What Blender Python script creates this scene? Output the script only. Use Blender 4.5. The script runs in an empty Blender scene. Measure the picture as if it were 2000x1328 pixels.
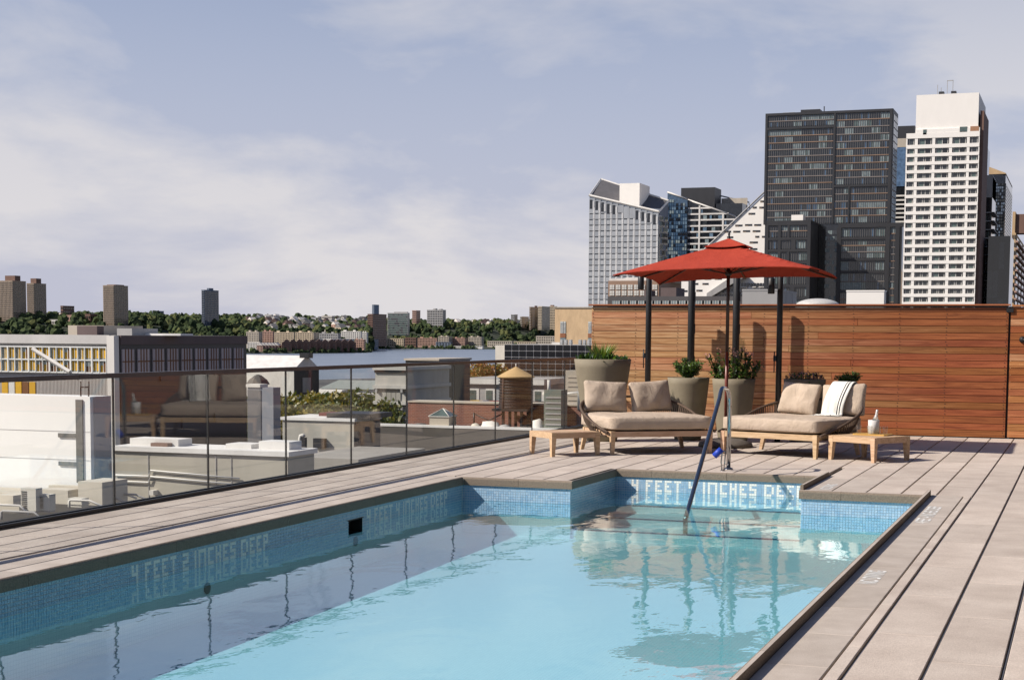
import bpy, math, random
from mathutils import Matrix, Vector
R_ = math.radians
rnd = random.Random(7)
scene = bpy.context.scene
COL = scene.collection

# ------------------------------------------------------------------ camera
EYE = Vector((0.0, 0.0, 1.5))
YAW, PITCH, ROLL = R_(19.95), R_(-4.66), R_(0.39)
FPX, CXP, CYP = 3073.0, 1000.0, 906.0           # focal length and principal point, in pixels of the 2000x1328 photo
CAMROT = (Matrix.Rotation(YAW, 3, 'Z') @ Matrix.Rotation(math.pi/2 + PITCH, 3, 'X') @ Matrix.Rotation(ROLL, 3, 'Z'))
cam_d = bpy.data.cameras.new('camera')
cam = bpy.data.objects.new('camera', cam_d)
COL.objects.link(cam)
cam_d.sensor_fit = 'HORIZONTAL'
cam_d.sensor_width = 36.0
cam_d.lens = FPX/2000*36
cam_d.shift_y = (CYP-664)/2000
cam_d.clip_start = 0.1
cam_d.clip_end = 20000
cam.matrix_world = Matrix.Translation(EYE) @ CAMROT.to_4x4()
scene.camera = cam

# ------------------------------------------------------------------ sun and sky
SUN = Vector((1.0, 0.62, -0.97)).normalized()     # direction the light travels
ELEV = math.asin(-SUN.z)
SKY_STRENGTH, SUN_STRENGTH, EXPOSURE = 0.088, 5.0, 0.38
w = bpy.data.worlds.new('World'); scene.world = w; w.use_nodes = True
nt = w.node_tree; nd = nt.nodes; lk = nt.links
for n in list(nd): nd.remove(n)
def N(tree, kind, **kw):
    n = tree.nodes.new(kind)
    for k, v in kw.items():
        if k in n.inputs: n.inputs[k].default_value = v
        else: setattr(n, k, v)
    return n
sky = N(nt, 'ShaderNodeTexSky', sky_type='NISHITA')
sky.sun_disc = False
sky.sun_elevation = ELEV
sky.sun_rotation = math.atan2(-SUN.x, -SUN.y)     # clockwise from +Y
sky.altitude = 30; sky.air_density = 1.0; sky.dust_density = 0.8; sky.ozone_density = 3.0
tc = N(nt, 'ShaderNodeTexCoord')
mp = N(nt, 'ShaderNodeMapping'); mp.inputs['Scale'].default_value = (1.0, 1.0, 2.6)
lk.new(tc.outputs['Generated'], mp.inputs['Vector'])
n1 = N(nt, 'ShaderNodeTexNoise'); n1.inputs['Scale'].default_value = 3.4; n1.inputs['Detail'].default_value = 8; n1.inputs['Roughness'].default_value = 0.56; n1.inputs['Distortion'].default_value = 0.35
lk.new(mp.outputs['Vector'], n1.inputs['Vector'])
cr = N(nt, 'ShaderNodeValToRGB')
cr.color_ramp.elements[0].position = 0.45; cr.color_ramp.elements[0].color = (0, 0, 0, 1)
cr.color_ramp.elements[1].position = 0.575; cr.color_ramp.elements[1].color = (1, 1, 1, 1)
lk.new(n1.outputs['Fac'], cr.inputs['Fac'])
veil = N(nt, 'ShaderNodeMixRGB'); veil.inputs['Color2'].default_value = (4.65, 4.75, 5.8, 1)   # haze, thick towards the horizon and thinning upwards
sxyz = N(nt, 'ShaderNodeSeparateXYZ'); lk.new(tc.outputs['Generated'], sxyz.inputs[0])
vr = N(nt, 'ShaderNodeMapRange'); vr.interpolation_type = 'SMOOTHSTEP'
vr.inputs['From Min'].default_value = 0.0; vr.inputs['From Max'].default_value = 0.40; vr.inputs['To Min'].default_value = 0.92; vr.inputs['To Max'].default_value = 0.0
lk.new(sxyz.outputs['Z'], vr.inputs['Value']); lk.new(vr.outputs[0], veil.inputs['Fac'])
lav = N(nt, 'ShaderNodeMixRGB', blend_type='MULTIPLY'); lav.inputs['Fac'].default_value = 1.0; lav.inputs['Color2'].default_value = (0.93, 0.875, 0.93, 1)   # the day's faint lavender cast
lk.new(sky.outputs['Color'], lav.inputs['Color1']); lk.new(lav.outputs['Color'], veil.inputs['Color1'])
cl = N(nt, 'ShaderNodeMixRGB'); cl.inputs['Color2'].default_value = (7.1, 6.75, 6.6, 1)
cm = N(nt, 'ShaderNodeMath', operation='MULTIPLY'); cm.inputs[1].default_value = 0.8
cm2 = N(nt, 'ShaderNodeMath', operation='MULTIPLY')
lk.new(cr.outputs['Color'], cm.inputs[0]); lk.new(cm.outputs[0], cm2.inputs[0]); lk.new(vr.outputs[0], cm2.inputs[1]); lk.new(cm2.outputs[0], cl.inputs['Fac'])
lk.new(veil.outputs['Color'], cl.inputs['Color1'])
bg = N(nt, 'ShaderNodeBackground'); bg.inputs['Strength'].default_value = SKY_STRENGTH
wo = N(nt, 'ShaderNodeOutputWorld')
lk.new(cl.outputs['Color'], bg.inputs['Color']); lk.new(bg.outputs[0], wo.inputs[0])

sun_d = bpy.data.lights.new('sun', 'SUN'); sun_d.energy = SUN_STRENGTH; sun_d.angle = R_(0.5); sun_d.color = (1.0, 0.922, 0.825)
sun = bpy.data.objects.new('sun', sun_d); COL.objects.link(sun)
sun.rotation_euler = SUN.to_track_quat('-Z', 'Y').to_euler(); sun.location = (-20, -10, 30)

vs = scene.view_settings
vs.view_transform = 'Standard'; vs.look = 'None'; vs.exposure = EXPOSURE; vs.gamma = 1.0; vs.use_curve_mapping = False
scene.render.engine = 'CYCLES'
scene.cycles.use_denoising = True
scene.cycles.max_bounces = 10; scene.cycles.transparent_max_bounces = 24
scene.cycles.glossy_bounces = 5; scene.cycles.diffuse_bounces = 2
scene.cycles.caustics_reflective = False; scene.cycles.caustics_refractive = False

# ------------------------------------------------------------------ reading the photograph: a pixel and one known coordinate give a point
def ray(x, y): return CAMROT @ Vector(((x-CXP)/FPX, -(y-CYP)/FPX, -1.0))
def PY(x, y, Y): d = ray(x, y); return EYE + d*(Y/d.y)
def PX(x, y, X): d = ray(x, y); return EYE + d*(X/d.x)
def PZ(x, y, Z=0.0): d = ray(x, y); return EYE + d*((Z-1.5)/d.z)

# ------------------------------------------------------------------ materials
MATS = {}
def mat(name, c1, c2=None, rough=0.7, metal=0.0, scale=6.0, stretch=(1, 1, 1), bump=0.0, bscale=None, detail=4, objrand=0.0, spec=0.5, coat=0.0, contrast=(0.35, 0.65), coords='Object', speck=0.0, sscale=220):
    if name in MATS: return MATS[name]
    m = bpy.data.materials.new(name); m.use_nodes = True
    t = m.node_tree; b = t.nodes['Principled BSDF']
    b.inputs['Roughness'].default_value = rough; b.inputs['Metallic'].default_value = metal
    b.inputs['Specular IOR Level'].default_value = spec
    if coat: b.inputs['Coat Weight'].default_value = coat; b.inputs['Coat Roughness'].default_value = 0.15
    if c2 is None: c2 = tuple(min(1, v*0.82) for v in c1)
    tcx = N(t, 'ShaderNodeTexCoord'); mpx = N(t, 'ShaderNodeMapping'); mpx.inputs['Scale'].default_value = stretch
    t.links.new(tcx.outputs[coords], mpx.inputs['Vector'])
    oi = N(t, 'ShaderNodeObjectInfo')
    vm = N(t, 'ShaderNodeVectorMath', operation='SCALE'); vm.inputs[0].default_value = (37.0, 19.0, 53.0)
    t.links.new(oi.outputs['Random'], vm.inputs['Scale'])
    t.links.new(vm.outputs[0], mpx.inputs['Location'])
    no = N(t, 'ShaderNodeTexNoise'); no.inputs['Scale'].default_value = scale; no.inputs['Detail'].default_value = detail; no.inputs['Roughness'].default_value = 0.6
    t.links.new(mpx.outputs['Vector'], no.inputs['Vector'])
    ra = N(t, 'ShaderNodeValToRGB')
    ra.color_ramp.elements[0].position = contrast[0]; ra.color_ramp.elements[0].color = (*c1, 1)
    ra.color_ramp.elements[1].position = contrast[1]; ra.color_ramp.elements[1].color = (*c2, 1)
    t.links.new(no.outputs['Fac'], ra.inputs['Fac'])
    out = ra.outputs['Color']
    if speck:
        n3 = N(t, 'ShaderNodeTexNoise'); n3.inputs['Scale'].default_value = sscale; n3.inputs['Detail'].default_value = 2
        t.links.new(mpx.outputs['Vector'], n3.inputs['Vector'])
        m3 = N(t, 'ShaderNodeMapRange'); m3.inputs['From Min'].default_value = 0.3; m3.inputs['From Max'].default_value = 0.7; m3.inputs['To Min'].default_value = 1-speck; m3.inputs['To Max'].default_value = 1+speck
        t.links.new(n3.outputs['Fac'], m3.inputs['Value'])
        h3 = N(t, 'ShaderNodeHueSaturation'); t.links.new(m3.outputs[0], h3.inputs['Value']); t.links.new(out, h3.inputs['Color']); out = h3.outputs['Color']
    if objrand:
        hs = N(t, 'ShaderNodeHueSaturation')
        mr = N(t, 'ShaderNodeMapRange'); mr.inputs['To Min'].default_value = 1-objrand; mr.inputs['To Max'].default_value = 1+objrand
        t.links.new(oi.outputs['Random'], mr.inputs['Value']); t.links.new(mr.outputs[0], hs.inputs['Value'])
        t.links.new(out, hs.inputs['Color']); out = hs.outputs['Color']
    t.links.new(out, b.inputs['Base Color'])
    if bump:
        n2 = N(t, 'ShaderNodeTexNoise'); n2.inputs['Scale'].default_value = bscale or scale*4; n2.inputs['Detail'].default_value = 3
        t.links.new(mpx.outputs['Vector'], n2.inputs['Vector'])
        bp = N(t, 'ShaderNodeBump'); bp.inputs['Strength'].default_value = bump; bp.inputs['Distance'].default_value = 0.02
        t.links.new(n2.outputs['Fac'], bp.inputs['Height']); t.links.new(bp.outputs[0], b.inputs['Normal'])
    MATS[name] = m
    return m

def glossmix(name, tint, f0=0.04, power=5.0, rough=0.0, bump=None, gloss=(1, 1, 1)):
    """clear sheet: light passes straight through, tinted; the rest mirrors by Fresnel (Schlick, same from both sides)"""
    m = bpy.data.materials.new(name); m.use_nodes = True; t = m.node_tree
    for n in list(t.nodes): t.nodes.remove(n)
    o = N(t, 'ShaderNodeOutputMaterial'); mx = N(t, 'ShaderNodeMixShader'); tr = N(t, 'ShaderNodeBsdfTransparent'); gl = N(t, 'ShaderNodeBsdfGlossy')
    tr.inputs['Color'].default_value = (*tint, 1); gl.inputs['Roughness'].default_value = rough; gl.inputs['Color'].default_value = (*gloss, 1)
    ge = N(t, 'ShaderNodeNewGeometry'); dt = N(t, 'ShaderNodeVectorMath', operation='DOT_PRODUCT'); ab = N(t, 'ShaderNodeMath', operation='ABSOLUTE'); su = N(t, 'ShaderNodeMath', operation='SUBTRACT'); su.inputs[0].default_value = 1.0
    pw = N(t, 'ShaderNodeMath', operation='POWER'); pw.inputs[1].default_value = power; ma = N(t, 'ShaderNodeMath', operation='MULTIPLY_ADD'); ma.inputs[1].default_value = 1-f0; ma.inputs[2].default_value = f0
    t.links.new(ge.outputs['Normal'], dt.inputs[0]); t.links.new(ge.outputs['Incoming'], dt.inputs[1]); t.links.new(dt.outputs['Value'], ab.inputs[0]); t.links.new(ab.outputs[0], su.inputs[1]); t.links.new(su.outputs[0], pw.inputs[0]); t.links.new(pw.outputs[0], ma.inputs[0])
    t.links.new(ma.outputs[0], mx.inputs[0]); t.links.new(tr.outputs[0], mx.inputs[1]); t.links.new(gl.outputs[0], mx.inputs[2]); t.links.new(mx.outputs[0], o.inputs['Surface'])
    if bump: bump(t, gl)
    MATS[name] = m
    return m

def window_glass(name, c, rough=0.08, spec=0.8):
    return mat(name, c, tuple(v*0.55 for v in c), rough=rough, spec=spec, scale=0.6)

# ------------------------------------------------------------------ mesh building
class MB:
    def __init__(s): s.v = []; s.f = []; s.m = []; s.sm = []
    def face(s, idx, m=0, sm=False): s.f.append(idx); s.m.append(m); s.sm.append(sm)
    def poly(s, pts, m=0, sm=False):
        b = len(s.v); s.v += [tuple(p) for p in pts]; s.face(list(range(b, b+len(pts))), m, sm); return s
    def box(s, x0, x1, y0, y1, z0, z1, m=0, skip=''):
        b = len(s.v)
        s.v += [(x0,y0,z0),(x1,y0,z0),(x1,y1,z0),(x0,y1,z0),(x0,y0,z1),(x1,y0,z1),(x1,y1,z1),(x0,y1,z1)]
        for k, q in (('b',(0,3,2,1)),('t',(4,5,6,7)),('f',(0,1,5,4)),('r',(1,2,6,5)),('k',(2,3,7,6)),('l',(3,0,4,7))):
            if k not in skip: s.face([b+i for i in q], m)
        return s
    def hexa(s, p, m=0):
        b = len(s.v); s.v += [tuple(q) for q in p]
        for q in ((0,3,2,1),(4,5,6,7),(0,1,5,4),(1,2,6,5),(2,3,7,6),(3,0,4,7)): s.face([b+i for i in q], m)
        return s
    def prism(s, poly, y0, y1, m=0, axis='y', sm=False):
        """polygon given in (a,b), extruded along an axis: y -> (a,y,b), x -> (x,a,b), z -> (a,b,z)"""
        n = len(poly); b = len(s.v)
        def P(a, c, t): return (a, t, c) if axis == 'y' else ((t, a, c) if axis == 'x' else (a, c, t))
        s.v += [P(a, c, y0) for a, c in poly] + [P(a, c, y1) for a, c in poly]
        s.face([b+i for i in range(n)], m); s.face([b+n+i for i in reversed(range(n))], m)
        for i in range(n):
            j = (i+1) % n; s.face([b+j, b+i, b+n+i, b+n+j], m, sm)
        return s
    def tube(s, pts, r, seg=8, m=0, cap=True, sm=True):
        pts = [Vector(p) for p in pts]; n = len(pts); rs = r if isinstance(r, (list, tuple)) else [r]*n
        b = len(s.v); ref = None
        for i, p in enumerate(pts):
            d = (pts[min(i+1, n-1)] - pts[max(i-1, 0)]).normalized()
            if ref is None: ref = Vector((0, 0, 1)) if abs(d.z) < 0.9 else Vector((1, 0, 0))
            u = d.cross(ref).normalized(); v = u.cross(d).normalized(); ref = v
            for k in range(seg):
                a = 2*math.pi*k/seg; q = p + (u*math.cos(a) + v*math.sin(a))*rs[i]; s.v.append(tuple(q))
        for i in range(n-1):
            for k in range(seg):
                k2 = (k+1) % seg; s.face([b+i*seg+k, b+i*seg+k2, b+(i+1)*seg+k2, b+(i+1)*seg+k], m, sm)
        if cap:
            s.face([b+k for k in reversed(range(seg))], m); s.face([b+(n-1)*seg+k for k in range(seg)], m)
        return s
    def lathe(s, prof, c=(0, 0, 0), seg=24, m=0, sm=True, capb=True, capt=True):
        b = len(s.v); n = len(prof)
        for r, z in prof:
            for k in range(seg):
                a = 2*math.pi*k/seg; s.v.append((c[0]+r*math.cos(a), c[1]+r*math.sin(a), c[2]+z))
        for i in range(n-1):
            for k in range(seg):
                k2 = (k+1) % seg; s.face([b+i*seg+k, b+i*seg+k2, b+(i+1)*seg+k2, b+(i+1)*seg+k], m, sm)
        if capb: s.face([b+k for k in reversed(range(seg))], m)
        if capt: s.face([b+(n-1)*seg+k for k in range(seg)], m)
        return s
    def mesh(s, name, mats):
        me = bpy.data.meshes.new(name); me.from_pydata(s.v, [], s.f)
        for mm in (mats if isinstance(mats, (list, tuple)) else [mats]): me.materials.append(mm)
        me.polygons.foreach_set('material_index', s.m); me.polygons.foreach_set('use_smooth', s.sm)
        me.update(); return me
    def build(s, name, mats, parent=None, loc=None, label=None, kind=None):
        return add(name, s.mesh(name, mats), parent, loc, label=label, kind=kind)

def add(name, me, parent=None, loc=None, rz=0.0, label=None, kind=None, cat=None, group=None):
    o = bpy.data.objects.new(name, me); COL.objects.link(o)
    if parent is not None: o.parent = parent
    if loc is not None: o.location = loc
    if rz: o.rotation_euler = (0, 0, rz)
    if label: o['label'] = label
    if kind: o['kind'] = kind
    if cat: o['category'] = cat
    if group: o['group'] = group
    return o
def thing(name, label, cat, loc=(0, 0, 0), rz=0.0, group=None):
    return add(name, None, None, loc, rz, label=label, cat=cat, group=group)
def tag(o, label, cat, group=None):
    o['label'] = label; o['category'] = cat
    if group: o['group'] = group
    return o
def structure(name, mb, mats):
    return mb.build(name, mats, kind='structure')
def copy_tree(o, parent=None):
    c = o.copy(); COL.objects.link(c); c.parent = parent
    for ch in list(o.children): copy_tree(ch, c)
    return c

# ------------------------------------------------------------------ terrace: deck, pool, railing, timber wall
M_paver = mat('pale_porcelain_paver', (0.42, 0.35, 0.295), (0.525, 0.45, 0.385), rough=0.75, scale=2.2, bump=0.25, bscale=180, objrand=0.085, detail=8, speck=0.15, sscale=120)
M_slab = mat('smooth_grey_coping_slab', (0.37, 0.315, 0.265), (0.45, 0.39, 0.335), rough=0.7, scale=4, bump=0.15, bscale=150, objrand=0.06, detail=8, speck=0.08, sscale=160)
M_coping = mat('speckled_coping_stone', (0.13, 0.098, 0.07), (0.27, 0.21, 0.155), rough=0.7, scale=95, bump=0.4, bscale=160, objrand=0.06, detail=6, contrast=(0.3, 0.7))  # fronts browner than the tops, darkened further to deepen their shade
M_dark = mat('dark_subfloor', (0.012, 0.012, 0.013), rough=0.9)
M_black = mat('black_powder_coated_metal', (0.012, 0.012, 0.013), rough=0.45, scale=20)
M_bronze = mat('dark_bronze_rail', (0.085, 0.07, 0.075), (0.06, 0.05, 0.055), rough=0.35, metal=0.6, scale=4)
M_chrome = mat('polished_steel', (0.36, 0.355, 0.35), (0.32, 0.315, 0.31), rough=0.08, metal=1.0, scale=3)
M_white = mat('white_inlay', (0.78, 0.77, 0.73), (0.70, 0.69, 0.66), rough=0.5)

PL, PR, PF, PN = -6.17, -1.38, 15.49, 3.0          # pool edge: left, right, far, near
BL, BR, BF = -4.96, -2.61, 17.15                  # the bay with the steps
WATER = -0.245
FLOOR_NEAR, FLOOR_FAR = -0.74, -0.60

sub = MB()
for (a, b, c, d) in ((-7.98, PL-0.16, 2.0, 25.3), (PR+0.08, 5.0, 2.0, 25.3), (PL-0.16, PR+0.08, BF+0.1, 25.3), (PL-0.16, BL-0.06, PF+0.1, BF+0.1), (BR+0.08, PR+0.08, PF+0.1, BF+0.1)):
    sub.box(a, b, c, d, -0.40, -0.035)
terrace = structure('terrace_floor', sub, [M_dark])

PAV = {}
def paver(x0, x1, y0, y1, m=M_paver, z=0.0, th=0.03, name='paver', parent=None):
    wdt, ln = round(x1-x0, 4), round(y1-y0, 4)
    if wdt < 0.02 or ln < 0.03: return
    key = (wdt, ln, th, m.name)
    if key not in PAV:
        mb = MB(); e = 0.003
        a, b = wdt/2, ln/2
        mb.v += [(-a,-b,-th),(a,-b,-th),(a,b,-th),(-a,b,-th),(-a,-b,-e),(a,-b,-e),(a,b,-e),(-a,b,-e),(-a+e,-b+e,0),(a-e,-b+e,0),(a-e,b-e,0),(-a+e,b-e,0)]
        for q in ((0,1,5,4),(1,2,6,5),(2,3,7,6),(3,0,4,7),(4,5,9,8),(5,6,10,9),(6,7,11,10),(7,4,8,11),(8,9,10,11)): mb.face(list(q))
        PAV[key] = mb.mesh(name, m)
    add(name, PAV[key], parent or terrace, ((x0+x1)/2, (y0+y1)/2, z))
far_pavers = MB()
def column(x0, x1, y0, y1, off, length=1.28, gap=0.016, stuff=False, m=M_paver):
    y = y0 - off
    while y < y1:
        a, b = max(y, y0), min(y+length, y1)
        if b-a > 0.03:
            if stuff: far_pavers.box(x0+gap/2, x1-gap/2, a+0.002, b-0.002, -0.03, 0)
            else: paver(x0+gap/2, x1-gap/2, a+0.002, b-0.002, m)
        y += length
LEFT_EDGES = [-7.70, -7.44, -7.156, -6.894, -6.72]
for i in range(4): column(LEFT_EDGES[i], LEFT_EDGES[i+1], 3.0, 24.84, (0.35, 1.0)[i % 2], gap=0.014)
column(-6.685, -6.594, 3.0, 15.55, 0.5, gap=0.010); column(-6.594, -6.384, 3.0, 15.55, 0.2, length=0.857, gap=0.006, m=M_slab)
column(-6.685, -6.63, 15.55, 24.84, 0.3, gap=0.010)
xs = [-0.967 - 0.3329*k for k in range(18)]          # -0.967 ... -6.63
for k in range(17):
    x1, x0 = xs[k], xs[k+1]
    y0 = PF + 0.075
    if x0 > BL-0.2 and x1 < BR+0.2: y0 = BF + 0.075
    if x0 > BR-0.05 and x1 < BR+0.72 and k >= 4: y0 = PF + 0.075
    gap = 0.016
    if x0 < BR+0.40 and x1 > BR+0.05:                 # beside the bay: slabs with lettering
        for (a, b) in ((PF+0.075, 16.97), (16.97, 18.5)): column(max(x0, BR+0.034), x1, a, b, 0.0, length=1.6, gap=0.012, m=M_slab if b < 17 else M_paver)
        column(x0, x1, 18.5, 24.84, 0.3*(k % 3), gap=gap)
        continue
    if x0 < BL+0.01 < x1:                              # columns cut by the bay's left edge
        column(x0, BL-0.075, PF+0.075, BF+0.075, 0.2, gap=0.014)
        y0 = BF + 0.075
    if x0 < BR+0.034 < x1:
        column(BR+0.034, x1, PF+0.075, BF+0.075, 0.2, gap=0.014); y0 = BF + 0.075
    column(x0, x1, y0, 24.84, (0.25, 0.9, 0.55)[k % 3], gap=gap)
for k in range(16):
    x0 = -0.967 + 0.3329*k
    column(x0, -0.967+0.3329*(k+1), 3.0, 24.84, (0.0, 0.64)[k % 2], gap=0.018, stuff=(k > 3))
far_pavers.build('paver_field', M_paver, terrace, kind='stuff')
column(-1.045, -0.975, 3.0, PF+0.07, 0.4, gap=0.006)
yj = 7.159 - 0.826*5
while yj < PF+0.06:
    if yj+0.826 > 3.0: paver(-1.344, -1.053, max(yj, 3.0)+0.002, min(yj+0.826, PF+0.065)-0.002, M_slab)
    yj += 0.826
# slot drain channels: a grey metal strip down in each dark joint
drain = MB()
for x in (-0.967, -0.634, -0.301, 0.032): drain.box(x-0.003, x+0.003, 3.0, 24.8, -0.034, -0.012)
drain.build('drain_strip', mat('grey_metal_strip', (0.12, 0.11, 0.11), rough=0.4, metal=0.5), terrace)

# --- pool basin
def tile_mat(name, sw):
    m = bpy.data.materials.new(name); m.use_nodes = True; t = m.node_tree; b = t.nodes['Principled BSDF']
    tcx = N(t, 'ShaderNodeTexCoord'); sp = N(t, 'ShaderNodeSeparateXYZ'); cb = N(t, 'ShaderNodeCombineXYZ')
    t.links.new(tcx.outputs['Object'], sp.inputs[0])
    t.links.new(sp.outputs[sw[0]], cb.inputs[0]); t.links.new(sp.outputs[sw[1]], cb.inputs[1])
    br = N(t, 'ShaderNodeTexBrick'); br.offset = 0.0; br.squash = 1.0
    br.inputs['Color1'].default_value = (0.82, 0.86, 0.88, 1); br.inputs['Color2'].default_value = (0.88, 0.91, 0.92, 1); br.inputs['Mortar'].default_value = (0.60, 0.70, 0.74, 1)
    br.inputs['Scale'].default_value = 1.0; br.inputs['Brick Width'].default_value = 0.0275; br.inputs['Row Height'].default_value = 0.0267; br.inputs['Mortar Size'].default_value = 0.0016; br.inputs['Mortar Smooth'].default_value = 0.2
    t.links.new(cb.outputs[0], br.inputs['Vector']); t.links.new(br.outputs['Color'], b.inputs['Base Color'])
    b.inputs['Roughness'].default_value = 0.35
    MATS[name] = m; return m
T_floor = tile_mat('pool_floor_mosaic', (0, 1)); T_wx = tile_mat('pool_wall_mosaic_long', (1, 2)); T_wy = tile_mat('pool_wall_mosaic_cross', (0, 2))
M_grout = mat('white_grout', (0.82, 0.84, 0.84), rough=0.8)
M_tiles = [mat('mosaic_grey_blue', (0.30, 0.46, 0.62), (0.35, 0.51, 0.66), rough=0.22, scale=8), mat('mosaic_pale_blue', (0.36, 0.51, 0.65), (0.41, 0.55, 0.68), rough=0.22, scale=8), mat('mosaic_mid_blue', (0.25, 0.41, 0.58), (0.30, 0.46, 0.62), rough=0.22, scale=8)]
M_ltile = mat('mosaic_white_letter', (0.90, 0.89, 0.83), (0.87, 0.86, 0.80), rough=0.3, scale=8)
M_navy = mat('mosaic_navy_nosing', (0.05, 0.11, 0.22), (0.06, 0.13, 0.26), rough=0.25, scale=30)
L_, Rr_, F_, bl_, br_, bf_ = PL-0.02, PR+0.02, PF+0.02, BL-0.02, BR+0.02, BF+0.02
def fl(y): return FLOOR_NEAR + (FLOOR_FAR-FLOOR_NEAR)*(y-PN)/(F_-PN)
basin_mb = MB()
ZM = -0.385
def qx(x, y0, y1, z0, z1, m): basin_mb.poly([(x, y0, z0), (x, y1, z0), (x, y1, z1), (x, y0, z1)], m)
def wallx(x, y0, y1, m, hole=None):
    qx(x, y0, y1, -0.9, ZM, m)
    if hole: qx(x, y0, hole[0], ZM, -0.03, 3); qx(x, hole[1], y1, ZM, -0.03, 3); qx(x, hole[0], hole[1], ZM, hole[2], 3); qx(x, hole[0], hole[1], hole[3], -0.03, 3)
    else: qx(x, y0, y1, ZM, -0.03, 3)
def wally(y, x0, x1, m):
    for z0, z1, k in ((-0.9, ZM, m), (ZM, -0.03, 3)): basin_mb.poly([(x0, y, z0), (x1, y, z0), (x1, y, z1), (x0, y, z1)], k)
HOLE = (12.73, 13.03, -0.30, -0.172)
wallx(L_, PN, F_, 1, HOLE); wallx(Rr_, PN, F_, 1); wallx(bl_, F_, bf_, 1); wallx(br_, F_, bf_, 1)
wally(F_, L_, bl_, 2); wally(F_, br_, Rr_, 2); wally(bf_, bl_, br_, 2); wally(PN, L_, Rr_, 2)
basin_mb.poly([(L_, PN, FLOOR_NEAR), (Rr_, PN, FLOOR_NEAR), (Rr_, F_, FLOOR_FAR), (L_, F_, FLOOR_FAR)], 0)
basin_mb.poly([(bl_, F_, FLOOR_FAR), (br_, F_, FLOOR_FAR), (br_, bf_, FLOOR_FAR), (bl_, bf_, FLOOR_FAR)], 0)
basin = structure('pool_basin', basin_mb, [T_floor, T_wx, T_wy, M_grout])
# steps in the bay
for i, (y0, z) in enumerate(((16.52, -0.335), (16.02, -0.42), (15.53, -0.50))):
    s = MB(); s.box(bl_+0.002, br_-0.002, y0, bf_-0.002*(i+1), FLOOR_FAR+0.001, z, 0, skip='f'); s.poly([(bl_, y0, FLOOR_FAR), (br_, y0, FLOOR_FAR), (br_, y0, z), (bl_, y0, z)], 1)
    st = s.build('step', [T_floor, T_wy], basin)
    q = MB(); x = bl_+0.02
    while x < br_-0.03: q.box(x, x+0.0245, y0-0.003, y0+0.012, z-0.010, z+0.002); x += 0.0275
    q.build('nosing', M_navy, st, kind='stuff')
# depth markings in the tile band, five tiles high
FONT = {'4': ('X.X', 'X.X', 'XXX', '..X', '..X'), 'F': ('XXX', 'X..', 'XX.', 'X..', 'X..'), 'E': ('XXX', 'X..', 'XX.', 'X..', 'XXX'), 'T': ('XXX', '.X.', '.X.', '.X.', '.X.'),
        '2': ('XXX', '..X', 'XXX', 'X..', 'XXX'), 'I': ('X',)*5, 'N': ('XXXX', 'X..X', 'X..X', 'X..X', 'X..X'), 'C': ('XXX', 'X..', 'X..', 'X..', 'XXX'), 'H': ('X.X', 'X.X', 'XXX', 'X.X', 'X.X'),
        'S': ('XXX', 'X..', 'XXX', '..X', 'XXX'), 'D': ('XXX.', 'X..X', 'X..X', 'X..X', 'XXX.'), 'P': ('XXX', 'X.X', 'XXX', 'X..', 'X..'), ' ': ('.',)*5}
def letter_cells(text):
    cells = set(); c = 0
    for ch in text:
        g = FONT[ch]
        for r_ in range(5):
            for k, v in enumerate(g[r_]):
                if v == 'X': cells.add((c+k, r_))
        c += len(g[0]) + 1
    return cells, c-1
PT, RW = 0.0275, 0.0267
def tile_band(axis, plane, a0, a1, sgn, texts=(), hole=None, rows=11):
    """little mosaic tiles proud of the grout; texts = [(text, start)]"""
    marks = {}
    for ti, (tx, st) in enumerate(texts):
        cs, wd = letter_cells(tx); c0 = int(round((st-a0)/PT))
        for (c, r_) in cs: marks[(c0+c, r_+1)] = ti
    tb = MB(); lb = [MB() for _ in texts]
    for c in range(int((a1-a0)/PT)):
        for r_ in range(rows):
            u0 = a0 + c*PT + 0.002; u1 = u0 + PT-0.0042; z1 = -0.0865 - r_*RW; z0 = z1 - RW + 0.0042
            if hole and hole[0] < (u0+u1)/2 < hole[1] and hole[2] < (z0+z1)/2 < hole[3]: continue
            tgt, m = (lb[marks[(c, r_)]], 0) if (c, r_) in marks else (tb, rnd.choice((0, 0, 0, 1, 1, 2)))
            d0, d1 = plane - sgn*0.001, plane + sgn*0.004
            if axis == 'x': tgt.box(min(d0, d1), max(d0, d1), u0, u1, z0, z1, m)
            else: tgt.box(u0, u1, min(d0, d1), max(d0, d1), z0, z1, m)
    o = tb.build('tile_band', M_tiles, basin, kind='stuff')
    for (tx, st), q in zip(texts, lb): q.build('depth_lettering', M_ltile, basin, label='white mosaic lettering in the waterline tiles', kind='stuff')
tile_band('x', L_, 6.0, 15.50, 1, (('4 FEET 2 INCHES DEEP', 9.30), ('4 FEET 4 INCHES DEEP', 13.13)), hole=HOLE)
tile_band('y', F_, L_, bl_, -1)
tile_band('x', bl_, F_, bf_, 1)
tile_band('y', bf_, bl_, br_, -1, (('4 FEET 4 INCHES DEEP', -4.80),))
tile_band('y', F_, br_, Rr_, -1)
sk = MB(); sk.box(L_-0.12, L_+0.002, 12.73, 13.03, -0.30, -0.172, 0, skip='r'); sk.box(L_+0.001, L_+0.010, 12.72, 13.04, -0.174, -0.166, 0)
sk.build('skimmer_mouth', M_black, basin)
for yy, zz in ((12.88, -0.372), (10.3, -0.42)):
    q = MB(); q.lathe([(0.045, 0), (0.045, 0.006), (0.03, 0.008)], seg=18); o = q.build('inlet_fitting', M_black, basin, (L_+0.003, yy, zz)); o.rotation_euler = (0, R_(90), 0)
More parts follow.
